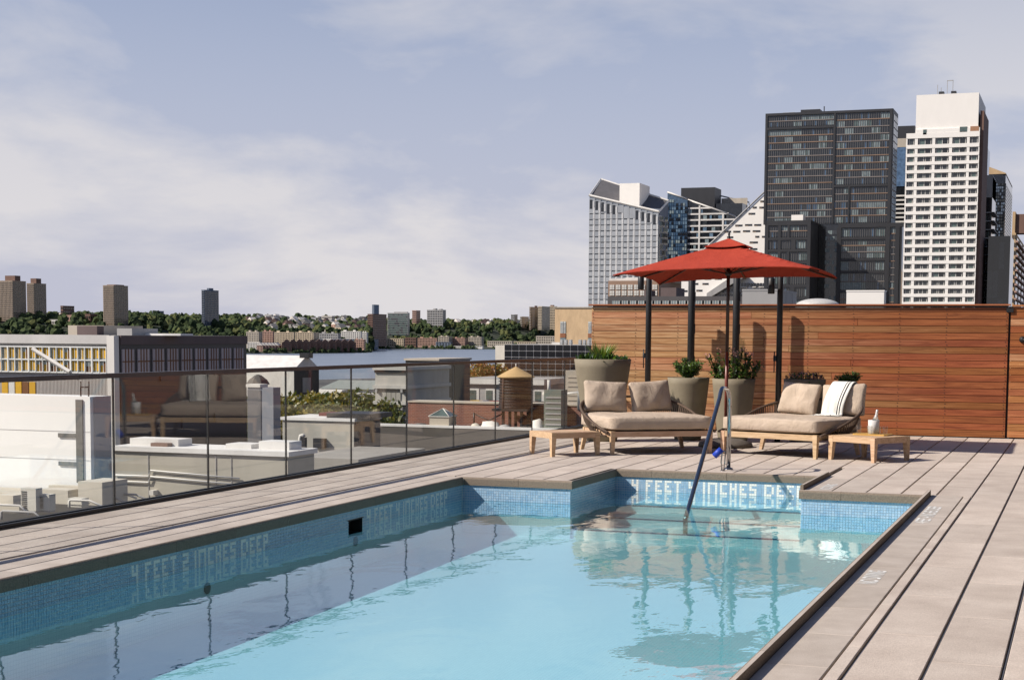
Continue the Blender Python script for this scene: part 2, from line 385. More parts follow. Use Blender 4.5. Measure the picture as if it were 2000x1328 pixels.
# coping stones: rounded nose over the water
def nose(w_, h_=0.085, r_=0.022, seg=4):
    """profile in (a, z): nose at a=0, stone lies towards negative a"""
    p = [(-w_, -h_), (0, -h_)] + [(-r_+r_*math.cos(R_(90*i/seg)), -r_+r_*math.sin(R_(90*i/seg))) for i in range(seg+1)] + [(-w_, 0)]
    return p
CPM = {}
def coping(axis, edge, a0, a1, sgn, width, lift=0.0, r_=0.022, step=0.857, start=None, m=None):
    """stones whose nose is at `edge`; sgn = direction from stone to water"""
    a = a0 if start is None else start
    while a > a0: a -= step
    while a < a1:
        s0, s1 = max(a, a0)+0.0015, min(a+step, a1)-0.0015
        if s1-s0 > 0.02:
            ln = round(s1-s0, 3); key = (axis, sgn, ln, width, lift, r_)
            if key not in CPM:
                mb = MB(); pr = [(q*sgn, z+lift) for q, z in nose(width, 0.085+lift, r_)]
                if sgn < 0: pr = pr[::-1]
                mb.prism(pr, -ln/2, ln/2, axis='y' if axis == 'x' else 'x', sm=False)
                for fi, f in enumerate(mb.f):
                    if all(abs(mb.v[i][2]-lift) < 1e-6 for i in f): mb.m[fi] = 1
                CPM[key] = mb.mesh('coping_stone', [m or M_coping, M_slab])
            add('coping_stone', CPM[key], basin, (edge, (s0+s1)/2, 0) if axis == 'x' else ((s0+s1)/2, edge, 0))
        a += step
coping('x', PL, PN, PF-0.0, 1, 0.205, start=8.14)
coping('y', PF, PL+0.0, BL, -1, 0.068, start=-5.55)
coping('x', BL, PF+0.069, BF, 1, 0.068, start=16.3)
coping('y', BF, BL, BR, -1, 0.068, start=-4.55)
coping('y', PF, BR+0.0, PR+0.068, -1, 0.068, start=-2.20)
coping('x', PR, PN, PF-0.002, -1, 0.034, lift=0.055, r_=0.012, step=0.826, start=7.159)
coping('x', BR, PF+0.069, BF+0.07, -1, 0.032, lift=0.05, r_=0.012, step=0.9, start=15.9)
# water sheet
def ripples(t, gl):
    tcx = N(t, 'ShaderNodeTexCoord'); mpx = N(t, 'ShaderNodeMapping'); mpx.inputs['Scale'].default_value = (1.0, 0.55, 1.0)
    t.links.new(tcx.outputs['Object'], mpx.inputs['Vector'])
    a = N(t, 'ShaderNodeTexNoise'); a.inputs['Scale'].default_value = 1.9; a.inputs['Detail'].default_value = 2.0; a.inputs['Distortion'].default_value = 0.6
    b = N(t, 'ShaderNodeTexNoise'); b.inputs['Scale'].default_value = 9.0; b.inputs['Detail'].default_value = 2.0
    t.links.new(mpx.outputs[0], a.inputs['Vector']); t.links.new(mpx.outputs[0], b.inputs['Vector'])
    ad = N(t, 'ShaderNodeMath', operation='MULTIPLY_ADD'); ad.inputs[1].default_value = 0.16
    t.links.new(b.outputs['Fac'], ad.inputs[0]); t.links.new(a.outputs['Fac'], ad.inputs[2])
    c3 = N(t, 'ShaderNodeTexNoise'); c3.inputs['Scale'].default_value = 34.0; c3.inputs['Detail'].default_value = 1.0; t.links.new(mpx.outputs[0], c3.inputs['Vector'])
    ad2 = N(t, 'ShaderNodeMath', operation='MULTIPLY_ADD'); ad2.inputs[1].default_value = 0.03; t.links.new(c3.outputs['Fac'], ad2.inputs[0]); t.links.new(ad.outputs[0], ad2.inputs[2])
    bp = N(t, 'ShaderNodeBump'); bp.inputs['Strength'].default_value = 1.0; bp.inputs['Distance'].default_value = WAVE
    t.links.new(ad2.outputs[0], bp.inputs['Height']); t.links.new(bp.outputs[0], gl.inputs['Normal'])
WAVE = 0.006
M_water = glossmix('pool_water', (0.60, 0.935, 0.98), f0=0.20, power=4.4, gloss=(0.93, 0.985, 1.0), bump=ripples)
wt = MB(); wt.poly([(L_, PN, WATER), (Rr_, PN, WATER), (Rr_, F_, WATER), (L_, F_, WATER)]); wt.poly([(bl_, F_, WATER), (br_, F_, WATER), (br_, bf_, WATER), (bl_, bf_, WATER)])
structure('pool_water', wt, [M_water])
# lettering set flat into the deck slabs, read from the deck facing the pool
def flat_text(txt, x, y, length, height, parent):
    cu = bpy.data.curves.new('txt', 'FONT'); cu.body = txt; cu.size = 1.0; cu.offset = 0.022
    o = bpy.data.objects.new('txt', cu); COL.objects.link(o); bpy.context.view_layer.update()
    me = bpy.data.meshes.new_from_object(o.evaluated_get(bpy.context.evaluated_depsgraph_get()))
    bpy.data.objects.remove(o)
    X0 = min(v.co.x for v in me.vertices); X1 = max(v.co.x for v in me.vertices); Z0 = min(v.co.y for v in me.vertices); Z1 = max(v.co.y for v in me.vertices)
    for v in me.vertices:
        u = (v.co.x-X0)/(X1-X0)*length; h = (v.co.y-Z0)/(Z1-Z0)*height
        v.co = (x-h, y+u, 0.002)
    me.materials.clear(); me.materials.append(M_white); me.update()
    return add('lettering', me, parent, label='white letters set into the deck slab')
flat_text('4 FEET 4 INCHES DEEP', -1.155, 13.12, 1.36, 0.12, terrace)
flat_text('NO DIVING', -1.155, 9.73, 0.57, 0.115, terrace)
flat_text('NO DIVING', -2.335, 15.67, 0.60, 0.115, terrace)

# --- glass railing
M_pane = glossmix('railing_glass', (0.955, 0.965, 0.955), f0=0.06, power=14)
rail = thing('glass_railing', 'clear glass railing with dark bronze top rail along the left of the terrace', 'railing', (-7.78, 10, 0))
def rp(mb, name, m): return mb.build(name, m, rail)
ch = MB(); ch.box(-0.075, 0.075, -7.0, 14.85, 0.0, 0.012); ch.box(0.03, 0.06, -7.0, 14.85, 0.012, 0.034); ch.box(-0.06, -0.03, -7.0, 14.85, 0.012, 0.034); rp(ch, 'base_channel', M_black)
for a, b in ((-7.0, 0.935), (0.939, 8.0), (8.004, 14.85)):
    q = MB(); q.box(-0.03, 0.03, a, b, 1.118, 1.158); rp(q, 'top_rail', M_bronze)
posts = [3.74, 5.28, 6.83, 8.37, 9.91, 11.45, 12.99, 14.54, 16.09, 17.64, 19.17, 20.73, 22.30, 23.87, 24.86]
for i, y in enumerate(posts):
    q = MB(); q.box(-0.008, 0.008, y-10-0.007, y-10+0.007, 0.034, 1.118); rp(q, 'joint_post', M_black)
    if i+1 < len(posts):
        q = MB(); q.box(-0.006, 0.006, y-10+0.009, posts[i+1]-10-0.009, 0.014, 1.118); rp(q, 'pane', M_pane)

# --- timber wall and gate
def wood(name, stops, stops2=None, sx=1.2, sz=26, rough=0.42, objrand=0.12, spec=0.5, axis='x', bump=0.25):
    m = bpy.data.materials.new(name); m.use_nodes = True; t = m.node_tree; b = t.nodes['Principled BSDF']
    tcx = N(t, 'ShaderNodeTexCoord'); oi = N(t, 'ShaderNodeObjectInfo'); mpx = N(t, 'ShaderNodeMapping')
    mpx.inputs['Scale'].default_value = {'x': (sx, sz, sz), 'y': (sz, sx, sz), 'z': (sz, sz, sx)}[axis]
    vm = N(t, 'ShaderNodeVectorMath', operation='SCALE'); vm.inputs[0].default_value = (91.0, 47.0, 73.0)
    t.links.new(oi.outputs['Random'], vm.inputs['Scale']); t.links.new(vm.outputs[0], mpx.inputs['Location']); t.links.new(tcx.outputs['Object'], mpx.inputs['Vector'])
    a = N(t, 'ShaderNodeTexNoise'); a.inputs['Scale'].default_value = 1.0; a.inputs['Detail'].default_value = 7; a.inputs['Roughness'].default_value = 0.62; a.inputs['Distortion'].default_value = 1.1
    t.links.new(mpx.outputs[0], a.inputs['Vector'])
    ra = N(t, 'ShaderNodeValToRGB'); e = ra.color_ramp.elements
    e[0].position, e[0].color = stops[0][0], (*stops[0][1], 1); e[1].position, e[1].color = stops[-1][0], (*stops[-1][1], 1)
    for p, c in stops[1:-1]: q = e.new(p); q.color = (*c, 1)
    t.links.new(a.outputs['Fac'], ra.inputs['Fac']); rc = ra.outputs['Color']
    if stops2:                                            # sun-bleached at one end of the wall, still oiled red at the other
        r2 = N(t, 'ShaderNodeValToRGB'); e = r2.color_ramp.elements
        e[0].position, e[0].color = stops2[0][0], (*stops2[0][1], 1); e[1].position, e[1].color = stops2[-1][0], (*stops2[-1][1], 1)
        for p, c in stops2[1:-1]: q = e.new(p); q.color = (*c, 1)
        t.links.new(a.outputs['Fac'], r2.inputs['Fac'])
        ge = N(t, 'ShaderNodeNewGeometry'); sp = N(t, 'ShaderNodeSeparateXYZ'); t.links.new(ge.outputs['Position'], sp.inputs[0])
        nw = N(t, 'ShaderNodeMath', operation='MULTIPLY_ADD'); nw.inputs[1].default_value = 2.2; t.links.new(oi.outputs['Random'], nw.inputs[0]); t.links.new(sp.outputs['X'], nw.inputs[2])
        bm = N(t, 'ShaderNodeMapRange'); bm.inputs['From Min'].default_value = -5.6; bm.inputs['From Max'].default_value = -1.6; t.links.new(nw.outputs[0], bm.inputs['Value'])
        mm_ = N(t, 'ShaderNodeMixRGB'); t.links.new(bm.outputs[0], mm_.inputs['Fac']); t.links.new(rc, mm_.inputs['Color1']); t.links.new(r2.outputs['Color'], mm_.inputs['Color2']); rc = mm_.outputs['Color']
    hs = N(t, 'ShaderNodeHueSaturation'); mr = N(t, 'ShaderNodeMapRange'); mr.inputs['To Min'].default_value = 1-objrand; mr.inputs['To Max'].default_value = 1+objrand
    t.links.new(oi.outputs['Random'], mr.inputs['Value']); t.links.new(mr.outputs[0], hs.inputs['Value'])
    wn = N(t, 'ShaderNodeTexWhiteNoise'); wn.noise_dimensions = '1D'; t.links.new(oi.outputs['Random'], wn.inputs['W'])
    m2 = N(t, 'ShaderNodeMapRange'); m2.inputs['To Min'].default_value = 0.49; m2.inputs['To Max'].default_value = 0.51
    t.links.new(wn.outputs['Value'], m2.inputs['Value']); t.links.new(m2.outputs[0], hs.inputs['Hue'])
    t.links.new(rc, hs.inputs['Color']); t.links.new(hs.outputs['Color'], b.inputs['Base Color'])
    b.inputs['Roughness'].default_value = rough; b.inputs['Specular IOR Level'].default_value = spec
    if bump:
        bp = N(t, 'ShaderNodeBump'); bp.inputs['Strength'].default_value = bump; bp.inputs['Distance'].default_value = 0.004
        t.links.new(a.outputs['Fac'], bp.inputs['Height']); t.links.new(bp.outputs[0], b.inputs['Normal'])
    MATS[name] = m; return m
M_ipe_l = wood('weathered_ipe_honey', ((0.25, (0.24, 0.10, 0.042)), (0.45, (0.40, 0.19, 0.085)), (0.58, (0.50, 0.275, 0.135)), (0.75, (0.68, 0.46, 0.27))), spec=0.25, rough=0.55)
M_ipe_m = wood('weathered_ipe_amber', ((0.25, (0.18, 0.06, 0.022)), (0.47, (0.33, 0.125, 0.047)), (0.62, (0.42, 0.175, 0.068)), (0.8, (0.56, 0.31, 0.15))), spec=0.25, rough=0.55)
M_ipe_r = wood('oiled_ipe_red_brown', ((0.25, (0.12, 0.032, 0.012)), (0.48, (0.25, 0.075, 0.025)), (0.66, (0.33, 0.108, 0.036)), (0.85, (0.44, 0.18, 0.07))), spec=0.25, rough=0.55)
M_wallp = wood('ipe_cladding', ((0.25, (0.22, 0.095, 0.042)), (0.45, (0.38, 0.185, 0.085)), (0.58, (0.48, 0.27, 0.135)), (0.75, (0.66, 0.45, 0.27))), ((0.25, (0.11, 0.030, 0.012)), (0.48, (0.235, 0.074, 0.026)), (0.66, (0.31, 0.106, 0.037)), (0.85, (0.43, 0.18, 0.072))), spec=0.25, rough=0.55, objrand=0.14)
WY = 24.87
twall = thing('timber_wall', 'tall horizontal plank timber wall closing the far end of the terrace', 'wall', (-4.4, WY, 0))
bk = MB(); bk.box(-3.24, 3.30, 0.025, 0.16, 0.0, 1.97); bk.build('backing', M_dark, twall)
BH = 0.105
for k in range(19):
    z0 = 0.012 + k*BH; z1 = min(z0+BH-0.007, 1.972)
    cut = (-4.40, -4.9, -3.75, -4.40, -3.5, -5.05)[k % 6] + (rnd.random()-0.5)*0.4 if k % 3 else -4.40
    cuts = [-7.65, cut, -1.10]
    for i in range(2):
        x0, x1 = cuts[i]+0.0015, cuts[i+1]-0.0015
        mx = (x0+x1)/2; dy = rnd.uniform(0, 0.004)
        p = MB(); a, h = (x1-x0)/2, (z1-z0)/2; e = 0.0025
        p.v += [(-a,0.024,-h),(a,0.024,-h),(a,0.024,h),(-a,0.024,h),(-a,e,-h),(a,e,-h),(a,e,h),(-a,e,h),(-a+e,0,-h+e),(a-e,0,-h+e),(a-e,0,h-e),(-a+e,0,h-e)]
        for q in ((0,1,5,4),(1,2,6,5),(2,3,7,6),(3,0,4,7),(4,5,9,8),(5,6,10,9),(6,7,11,10),(7,4,8,11),(8,9,10,11)): p.face(list(q))
        mm = M_wallp
        p.build('plank', mm, twall, (mx+4.4, -dy, (z0+z1)/2))
scw = MB()
for k in range(19):
    for xq in (-7.62, -6.9, -6.2, -5.5, -4.8, -4.1, -3.4, -2.7, -2.0, -1.13):
        for dz in (0.025, 0.075): xx_ = xq+4.4+rnd.uniform(-0.01, 0.01); zz_ = 0.012+k*BH+dz; scw.box(xx_-0.005, xx_+0.005, -0.0062, 0.002, zz_-0.005, zz_+0.005)
scw.build('screw_heads', M_black, twall, kind='stuff')
cp = MB(); cp.box(-3.23, 3.29, -0.006, 0.10, 1.976, 1.999); cp.build('flashing', M_black, twall)
cp = MB(); cp.box(-3.29, 3.32, -0.055, 0.14, 2.000, 2.022); cp.build('cap_board', M_ipe_m, twall)
gate = thing('timber_gate', 'plank gate with black lever handle at the right end of the timber wall', 'gate', (0.1, WY, 0))
bk = MB(); bk.box(-1.15, 4.7, 0.03, 0.15, 0.0, 1.97); bk.build('backing', M_dark, gate)
for k in range(19):
    z0 = 0.02 + k*BH; z1 = min(z0+BH-0.007, 1.975)
    p = MB(); p.box(-1.17, 4.7, 0, 0.024, z0, z1); p.build('plank', rnd.choice((M_ipe_m, M_ipe_r, M_ipe_l)), gate)
cp = MB(); cp.box(-1.15, 4.7, -0.03, 0.14, 1.985, 2.012); cp.build('cap_board', M_ipe_m, gate)
jb = MB(); jb.box(-1.205, -1.165, 0.026, 0.15, 0.0, 1.985); jb.build('jamb', M_dark, gate)
hg = MB(); hg.box(-1.235, -1.135, -0.03, -0.007, 1.90, 1.965); hg.build('hinge', M_black, gate)
hd = MB(); hd.lathe([(0.05, 0), (0.05, 0.02), (0.03, 0.03), (0.02, 0.06)], seg=18); o = hd.build('handle_rose', M_black, gate, (-0.99, -0.004, 1.49)); o.rotation_euler = (R_(90), 0, 0)
hl = MB(); hl.tube([(-0.99, -0.06, 1.49), (-0.90, -0.065, 1.485), (-0.76, -0.065, 1.48)], 0.016); hl.tube([(-0.93, -0.06, 1.48), (-0.88, -0.055, 1.40), (-0.84, -0.03, 1.36)], 0.012); hl.build('lever', M_black, gate)

# --- unseen wall added right of the terrace to keep light off right-facing surfaces
hw = MB(); hw.box(5.05, 6.0, -14, 30, -25, 8.5)
shade_wall = structure('added_shade_wall', hw, [mat('shade_wall_brick', (0.05, 0.04, 0.035), (0.035, 0.03, 0.028), rough=0.9, scale=2)])
q = MB()
for k in range(8):
    for z in (0.1, 3.2, 6.0): q.box(5.0, 5.05-0.001, -12+5*k, -9.4+5*k, z, z+2.1)
q.build('shade_wall_window_band', mat('dark_window_glass', (0.02, 0.022, 0.025), rough=0.08), shade_wall)

# ------------------------------------------------------------------ furniture on the terrace
M_teak = wood('pale_teak', ((0.3, (0.36, 0.22, 0.12)), (0.5, (0.50, 0.33, 0.20)), (0.75, (0.62, 0.45, 0.30))), sx=3, sz=30, objrand=0.08, rough=0.55, bump=0.1)
M_fabric = mat('taupe_weave', (0.43, 0.345, 0.265), (0.49, 0.395, 0.31), rough=0.9, scale=5, bump=0.35, bscale=420, detail=6, spec=0.2)
def wrinkles(m, scale, dist, stretch=(1, 1, 1)):
    t = m.node_tree; b = t.nodes['Principled BSDF']; old = b.inputs['Normal'].links[0].from_socket
    tcx = N(t, 'ShaderNodeTexCoord'); mpx = N(t, 'ShaderNodeMapping'); mpx.inputs['Scale'].default_value = stretch; t.links.new(tcx.outputs['Object'], mpx.inputs['Vector'])
    n = N(t, 'ShaderNodeTexNoise'); n.inputs['Scale'].default_value = scale; n.inputs['Detail'].default_value = 5; n.inputs['Distortion'].default_value = 1.6; t.links.new(mpx.outputs[0], n.inputs['Vector'])
    bp = N(t, 'ShaderNodeBump'); bp.inputs['Strength'].default_value = 0.9; bp.inputs['Distance'].default_value = dist
    t.links.new(n.outputs['Fac'], bp.inputs['Height']); t.links.new(old, bp.inputs['Normal']); t.links.new(bp.outputs[0], b.inputs['Normal'])
wrinkles(M_fabric, 5.5, 0.022, (1, 1, 0.6))
M_rope = mat('brown_rope', (0.105, 0.065, 0.042), (0.075, 0.048, 0.032), rough=0.8, scale=40, bump=0.4, bscale=300)
M_pot = mat('khaki_fibre_planter', (0.185, 0.155, 0.105), (0.21, 0.178, 0.122), rough=0.75, scale=6, bump=0.2, bscale=260)
M_soil = mat('dark_soil', (0.03, 0.022, 0.015), rough=1.0, scale=30)

def pad(w_, h_, t_, n=4.0, nu=20, nv=14, pinch=0.0, flat=0.0, seed=0, wob=0.0):
    """stuffed cushion, centred, w along x, h along z, thick along y; flat = share of the thickness kept at the rim"""
    mb = MB(); rr = random.Random(seed); ph = [rr.uniform(0, 6.28) for _ in range(6)]
    def pt(i, j, side):
        u = -1 + 2*i/nu; v = -1 + 2*j/nv
        us = math.copysign(1-(1-abs(u))**1.7, u); vs_ = math.copysign(1-(1-abs(v))**1.7, v)   # denser towards the rim
        ed = max(0.0, (1-abs(us)**n)*(1-abs(vs_)**n))**0.5
        th = t_/2*(flat + (1-flat)*ed)
        k = 1 - pinch*(1-abs(us)**2)*abs(vs_)**2 ; k2 = 1 - pinch*(1-abs(vs_)**2)*abs(us)**2
        rc = 1.0
        cx_ = us*w_/2*k2; cz_ = vs_*h_/2*k
        # round the corners in plan
        r_ = 0.10*min(w_, h_); dx, dz = abs(cx_)-(w_/2-r_), abs(cz_)-(h_/2-r_)
        if dx > 0 and dz > 0:
            L = math.hypot(dx, dz)
            if L > r_: cx_ = math.copysign(w_/2-r_+dx*r_/L, cx_); cz_ = math.copysign(h_/2-r_+dz*r_/L, cz_)
        wv = wob*(math.sin(7*us+ph[0]+2*vs_)*math.cos(5*vs_+ph[1]) + 0.5*math.sin(13*us*vs_+ph[2]))*ed
        return (cx_, side*(th+wv), cz_)
    for side in (-1, 1):
        b = len(mb.v)
        for j in range(nv+1):
            for i in range(nu+1): mb.v.append(pt(i, j, side))
        for j in range(nv):
            for i in range(nu):
                a = b+j*(nu+1)+i; q = [a, a+1, a+nu+2, a+nu+1]
                mb.face(q if side < 0 else q[::-1], 0, True)
    nn = (nu+1)*(nv+1)
    rim = [i for i in range(nu+1)] + [j*(nu+1)+nu for j in range(1, nv+1)] + [nv*(nu+1)+i for i in range(nu-1, -1, -1)] + [j*(nu+1) for j in range(nv-1, 0, -1)]
    for a, b2 in zip(rim, rim[1:]+rim[:1]): mb.face([b2, a, a+nn, b2+nn], 0, True)
    return mb

SW, SD = 1.40, 1.22
def make_daybed(label, loc, rz, PSH=0.0):
    t = thing('daybed', label, 'daybed', loc, rz, 'daybeds under the red parasol')
    for sx in (-1, 1):
        for sy in (-1, 1):
            q = MB(); x, y = sx*(SW/2-0.03), sy*(SD/2-0.03) - (0.14 if sy > 0 else 0); a, b = 0.030, 0.021
            kx = 0.05*sx if sy > 0 else 0
            q.hexa([(x+kx-b, y-b, 0), (x+kx+b, y-b, 0), (x+kx+b, y+b, 0), (x+kx-b, y+b, 0), (x-a, y-a, 0.225), (x+a, y-a, 0.225), (x+a, y+a, 0.225), (x-a, y+a, 0.225)])
            q.box(x-a, x+a, y-a, y+a, 0.225, 0.299)
            q.build('leg', M_teak, t)
    q = MB(); q.box(-SW/2+0.062, SW/2-0.062, -SD/2+0.004, -SD/2+0.05, 0.225, 0.296); q.build('front_rail', M_teak, t)
    q = MB(); q.box(-SW/2+0.062, SW/2-0.062, SD/2-0.19, SD/2-0.145, 0.225, 0.296); q.build('back_rail', M_teak, t)
    for sx in (-1, 1):
        q = MB(); x = sx*(SW/2-0.03); q.box(x-0.022, x+0.022, -SD/2+0.062, SD/2-0.202, 0.225, 0.296); q.build('side_rail', M_teak, t)
    q = MB(); q.box(-SW/2+0.07, SW/2-0.07, -SD/2+0.055, SD/2-0.02, 0.270, 0.292); q.build('seat_board', M_black, t)
    c = pad(SW+0.02, SD+0.0, 0.19, n=9, nu=28, nv=20, flat=0.62, seed=3, wob=0.004).mesh('seat_cushion', M_fabric)
    o = add('seat_cushion', c, t, (0, -0.01, 0.398)); o.rotation_euler = (R_(90), 0, 0)
    # woven shell
    NS = 76; top = []; bot = []
    for i in range(NS+1):
        s = i/NS; a = math.pi*s
        cx_ = -math.copysign(abs(math.cos(a))**0.62, math.cos(a)); sy_ = math.sin(a)**0.62
        rise = max(0.0, math.sin(a))**0.75
        bot.append(Vector((cx_*(SW/2+0.02), -SD/2+0.12+(SD-0.10)*sy_, 0.235+0.01*rise)))
        top.append(Vector((cx_*(SW/2+0.035+0.17*rise), -SD/2+0.02+(SD+0.20)*sy_, 0.285+0.40*rise)))
    q = MB(); q.tube(top, 0.017, seg=8); sh = q.build('shell_rim', M_rope, t)
    q = MB(); q.tube(bot, 0.012, seg=6); q.build('shell_foot', M_rope, t)
    q = MB()
    for i in range(1, NS):
        m_ = (top[i]+bot[i])/2 + (top[i]-Vector((0, 0, top[i].z))).normalized()*0.025
        q.tube([bot[i], m_, top[i]], 0.0085, seg=5, cap=False)
    q.build('rope_weave', M_rope, t, kind='stuff')
    for sx, sd, tilt in ((-1, 5, -17), (1, 9, -15)):
        c = pad(0.60, 0.43, 0.20, n=3.2, pinch=0.05, flat=0.16, seed=sd, wob=0.012).mesh('back_pillow', M_fabric)
        o = add('back_pillow', c, t, (sx*0.325+PSH, 0.63, 0.69)); o.rotation_euler = (R_(tilt), R_(-3*sx), R_(6*sx))
    return t
def place_daybed(fl_, fr_, label, psh=0.0):
    a, b = Vector(fl_), Vector(fr_); d = (b-a).normalized(); ang = math.atan2(d.y, d.x); bk_ = Vector((-d.y, d.x))
    c = (a+b)/2 + bk_*(SD/2-0.03)
    return make_daybed(label, (c.x, c.y, 0), ang, psh)
bed1 = place_daybed((-5.60, 19.16), (-4.53, 19.96), 'taupe daybed with two plump pillows beside the glass railing')
bed2 = place_daybed((-4.36, 20.02), (-3.10, 19.56), 'taupe daybed with a white throw over its right pillow', 0.07)

def make_table(label, loc, rz, w_, d_):
    t = thing('side_table', label, 'side table', loc, rz, 'low teak side tables')
    H = 0.30
    for sx in (-1, 1):
        for sy in (-1, 1):
            q = MB(); x, y = sx*(w_/2-0.032), sy*(d_/2-0.032); a, b = 0.032, 0.022
            q.hexa([(x+sx*0.008-b, y+sy*0.008-b, 0), (x+sx*0.008+b, y+sy*0.008-b, 0), (x+sx*0.008+b, y+sy*0.008+b, 0), (x+sx*0.008-b, y+sy*0.008+b, 0), (x-a, y-a, H-0.075), (x+a, y-a, H-0.075), (x+a, y+a, H-0.075), (x-a, y+a, H-0.075)])
            q.box(x-a, x+a, y-a, y+a, H-0.075, H-0.0005); q.build('leg', M_teak, t)
    for sy in (-1, 1):
        q = MB(); y = sy*(d_/2-0.02); q.box(-w_/2+0.066, w_/2-0.066, y-0.018, y+0.018, H-0.073, H-0.002); q.build('apron', M_teak, t)
    for sx in (-1, 1):
        q = MB(); x = sx*(w_/2-0.02); q.box(x-0.018, x+0.018, -d_/2+0.066, d_/2-0.066, H-0.073, H-0.002); q.build('apron', M_teak, t)
    n = 9; pw = (w_-0.006)/n
    me = MB(); me.box(-pw/2+0.003, pw/2-0.003, -d_/2+0.041, d_/2-0.041, H-0.018, H+0.002); me = me.mesh('slat', M_teak)
    for k in range(n): add('slat', me, t, (-w_/2+0.003+pw*(k+0.5), 0, 0))
    return t
tb1 = make_table('low teak side table beside the glass railing', (-6.17, 18.95, 0), R_(48), 0.70, 0.58)
tb2 = make_table('low teak side table carrying the ice bucket and glasses', (-2.47, 19.72, 0), R_(-30.5), 0.70, 0.70)

# white throw over the right pillow of the right daybed
def throw():
    prof = []                                            # (y, z) in daybed space, front hem -> over the pillow -> behind
    for s in range(25):
        u = s/24
        if u < 0.12: prof.append((0.29+0.5*u, 0.497+0.004*math.sin(u*40)))
        elif u < 0.72:
            v = (u-0.12)/0.60; prof.append((0.445+0.05*math.sin(math.pi*v)*-1+0.165*v, 0.500+0.405*v))
        elif u < 0.86:
            v = (u-0.72)/0.14; prof.append((0.61+0.12*v, 0.905+0.022*math.sin(math.pi*v)))
        else:
            v = (u-0.86)/0.14; prof.append((0.735+0.03*v, 0.90-0.16*v))
    n = 16; mb = MB()
    for j, (y, z) in enumerate(prof):
        u = j/24
        xa = 0.16 + 0.10*u; xb = 0.47 + 0.09*u + 0.05*max(0, 0.25-u)
        for i in range(n+1):
            s = i/n; fold = 0.010*math.sin(s*19+u*3)*(1-u*0.5)
            mb.v.append((xa+(xb-xa)*s, y-0.012+fold*0.9, z+(0.004+abs(fold)*0.6 if u < 0.12 else 0.004)))
    w1 = n+1
    for j in range(24):
        for i in range(n):
            a = j*w1+i; st = 1 if i in (11, 13) else 0
            mb.face([a, a+1, a+w1+1, a+w1], st, True)
    return mb
M_cotton = mat('cream_cotton', (0.70, 0.68, 0.62), (0.78, 0.76, 0.71), rough=0.95, scale=8, bump=0.4, bscale=350, spec=0.1)
M_stripe = mat('dark_stripe', (0.03, 0.03, 0.035), rough=0.95)
me = throw().mesh('throw_cloth', [M_cotton, M_stripe])
tw = thing('throw_blanket', 'cream cotton throw with two dark stripes draped over the daybed pillow', 'throw blanket', bed2.location.copy(), bed2.rotation_euler.z)
o = add('cloth', me, tw)
sd = o.modifiers.new('thickness', 'SOLIDIFY'); sd.thickness = 0.006; sd.offset = 0
fr = MB()
for i in range(46):
    x = 0.14 + 0.41*i/45 + rnd.uniform(-0.006, 0.006); y = 0.285 + rnd.uniform(-0.02, 0.01)
    fr.tube([(x, y+0.02, 0.503), (x+rnd.uniform(-0.01, 0.01), y-0.02, 0.500), (x+rnd.uniform(-0.02, 0.02), y-0.05, 0.499)], 0.0028, seg=4, cap=False)
fr.build('fringe', M_cotton, tw, kind='stuff')

# tray, bucket, bottle, glasses
T2 = Matrix.Translation(tb2.location) @ Matrix.Rotation(tb2.rotation_euler.z, 4, 'Z')
def on2(x, y, z=0.303): return T2 @ Vector((x, y, z))
M_tray = wood('golden_wood_tray', ((0.3, (0.42, 0.23, 0.05)), (0.7, (0.60, 0.38, 0.10))), sx=4, sz=30, objrand=0.02)
q = MB(); q.prism([(-0.22, -0.11), (-0.19, -0.14), (0.19, -0.14), (0.22, -0.11), (0.22, 0.11), (0.19, 0.14), (-0.19, 0.14), (-0.22, 0.11)], 0.0, 0.016, axis='z')
tr = tag(q.build('serving_board', M_tray, None, on2(-0.04, 0.12)), 'golden wooden serving board on the low side table', 'serving board'); tr.rotation_euler = (0, 0, R_(-12))
M_marble = mat('white_marble', (0.72, 0.71, 0.69), (0.50, 0.49, 0.48), rough=0.3, scale=9, contrast=(0.45, 0.75))
q = MB(); q.lathe([(0.060, 0), (0.066, 0.004), (0.070, 0.165), (0.068, 0.168), (0.062, 0.165), (0.058, 0.03), (0.0, 0.03)], seg=28, capt=False)
tag(q.build('wine_cooler', M_marble, None, on2(-0.06, 0.16, 0.3195)), 'white marble wine cooler on the serving board', 'wine cooler')
bot_ = thing('wine_bottle', 'champagne bottle leaning in the white marble cooler', 'bottle', on2(-0.06, 0.16, 0.352))
bot_.rotation_euler = (R_(4), R_(9), 0)
q = MB(); q.lathe([(0.036, 0), (0.040, 0.01), (0.040, 0.12), (0.034, 0.15), (0.017, 0.19), (0.0145, 0.215)], seg=20); q.build('glass_body', mat('dark_green_glass', (0.01, 0.03, 0.012), rough=0.08), bot_)
q = MB(); q.lathe([(0.0365, 0.145), (0.0195, 0.188), (0.0165, 0.21), (0.0165, 0.262), (0.012, 0.268)], seg=20); q.build('foil', mat('pale_foil', (0.75, 0.72, 0.66), rough=0.25, metal=0.5), bot_)
M_gl = glossmix('thin_drinking_glass', (0.96, 0.97, 0.97), f0=0.04)
for i, (x, y, lb) in enumerate(((-0.21, 0.06, 'clear tumbler left of the marble wine cooler'), (-0.02, 0.03, 'clear tumbler in front of the marble wine cooler'), (0.06, 0.10, 'clear tumbler just right of the marble wine cooler'), (0.13, 0.14, 'rightmost clear tumbler on the serving board'))):
    q = MB(); q.lathe([(0.026, 0), (0.033, 0.100), (0.0315, 0.100), (0.0245, 0.008), (0.0, 0.008)], seg=20, capt=False)
    tag(q.build('drinking_glass', M_gl, None, on2(x, y, 0.3195)), lb, 'glass', 'tumblers on the serving board')

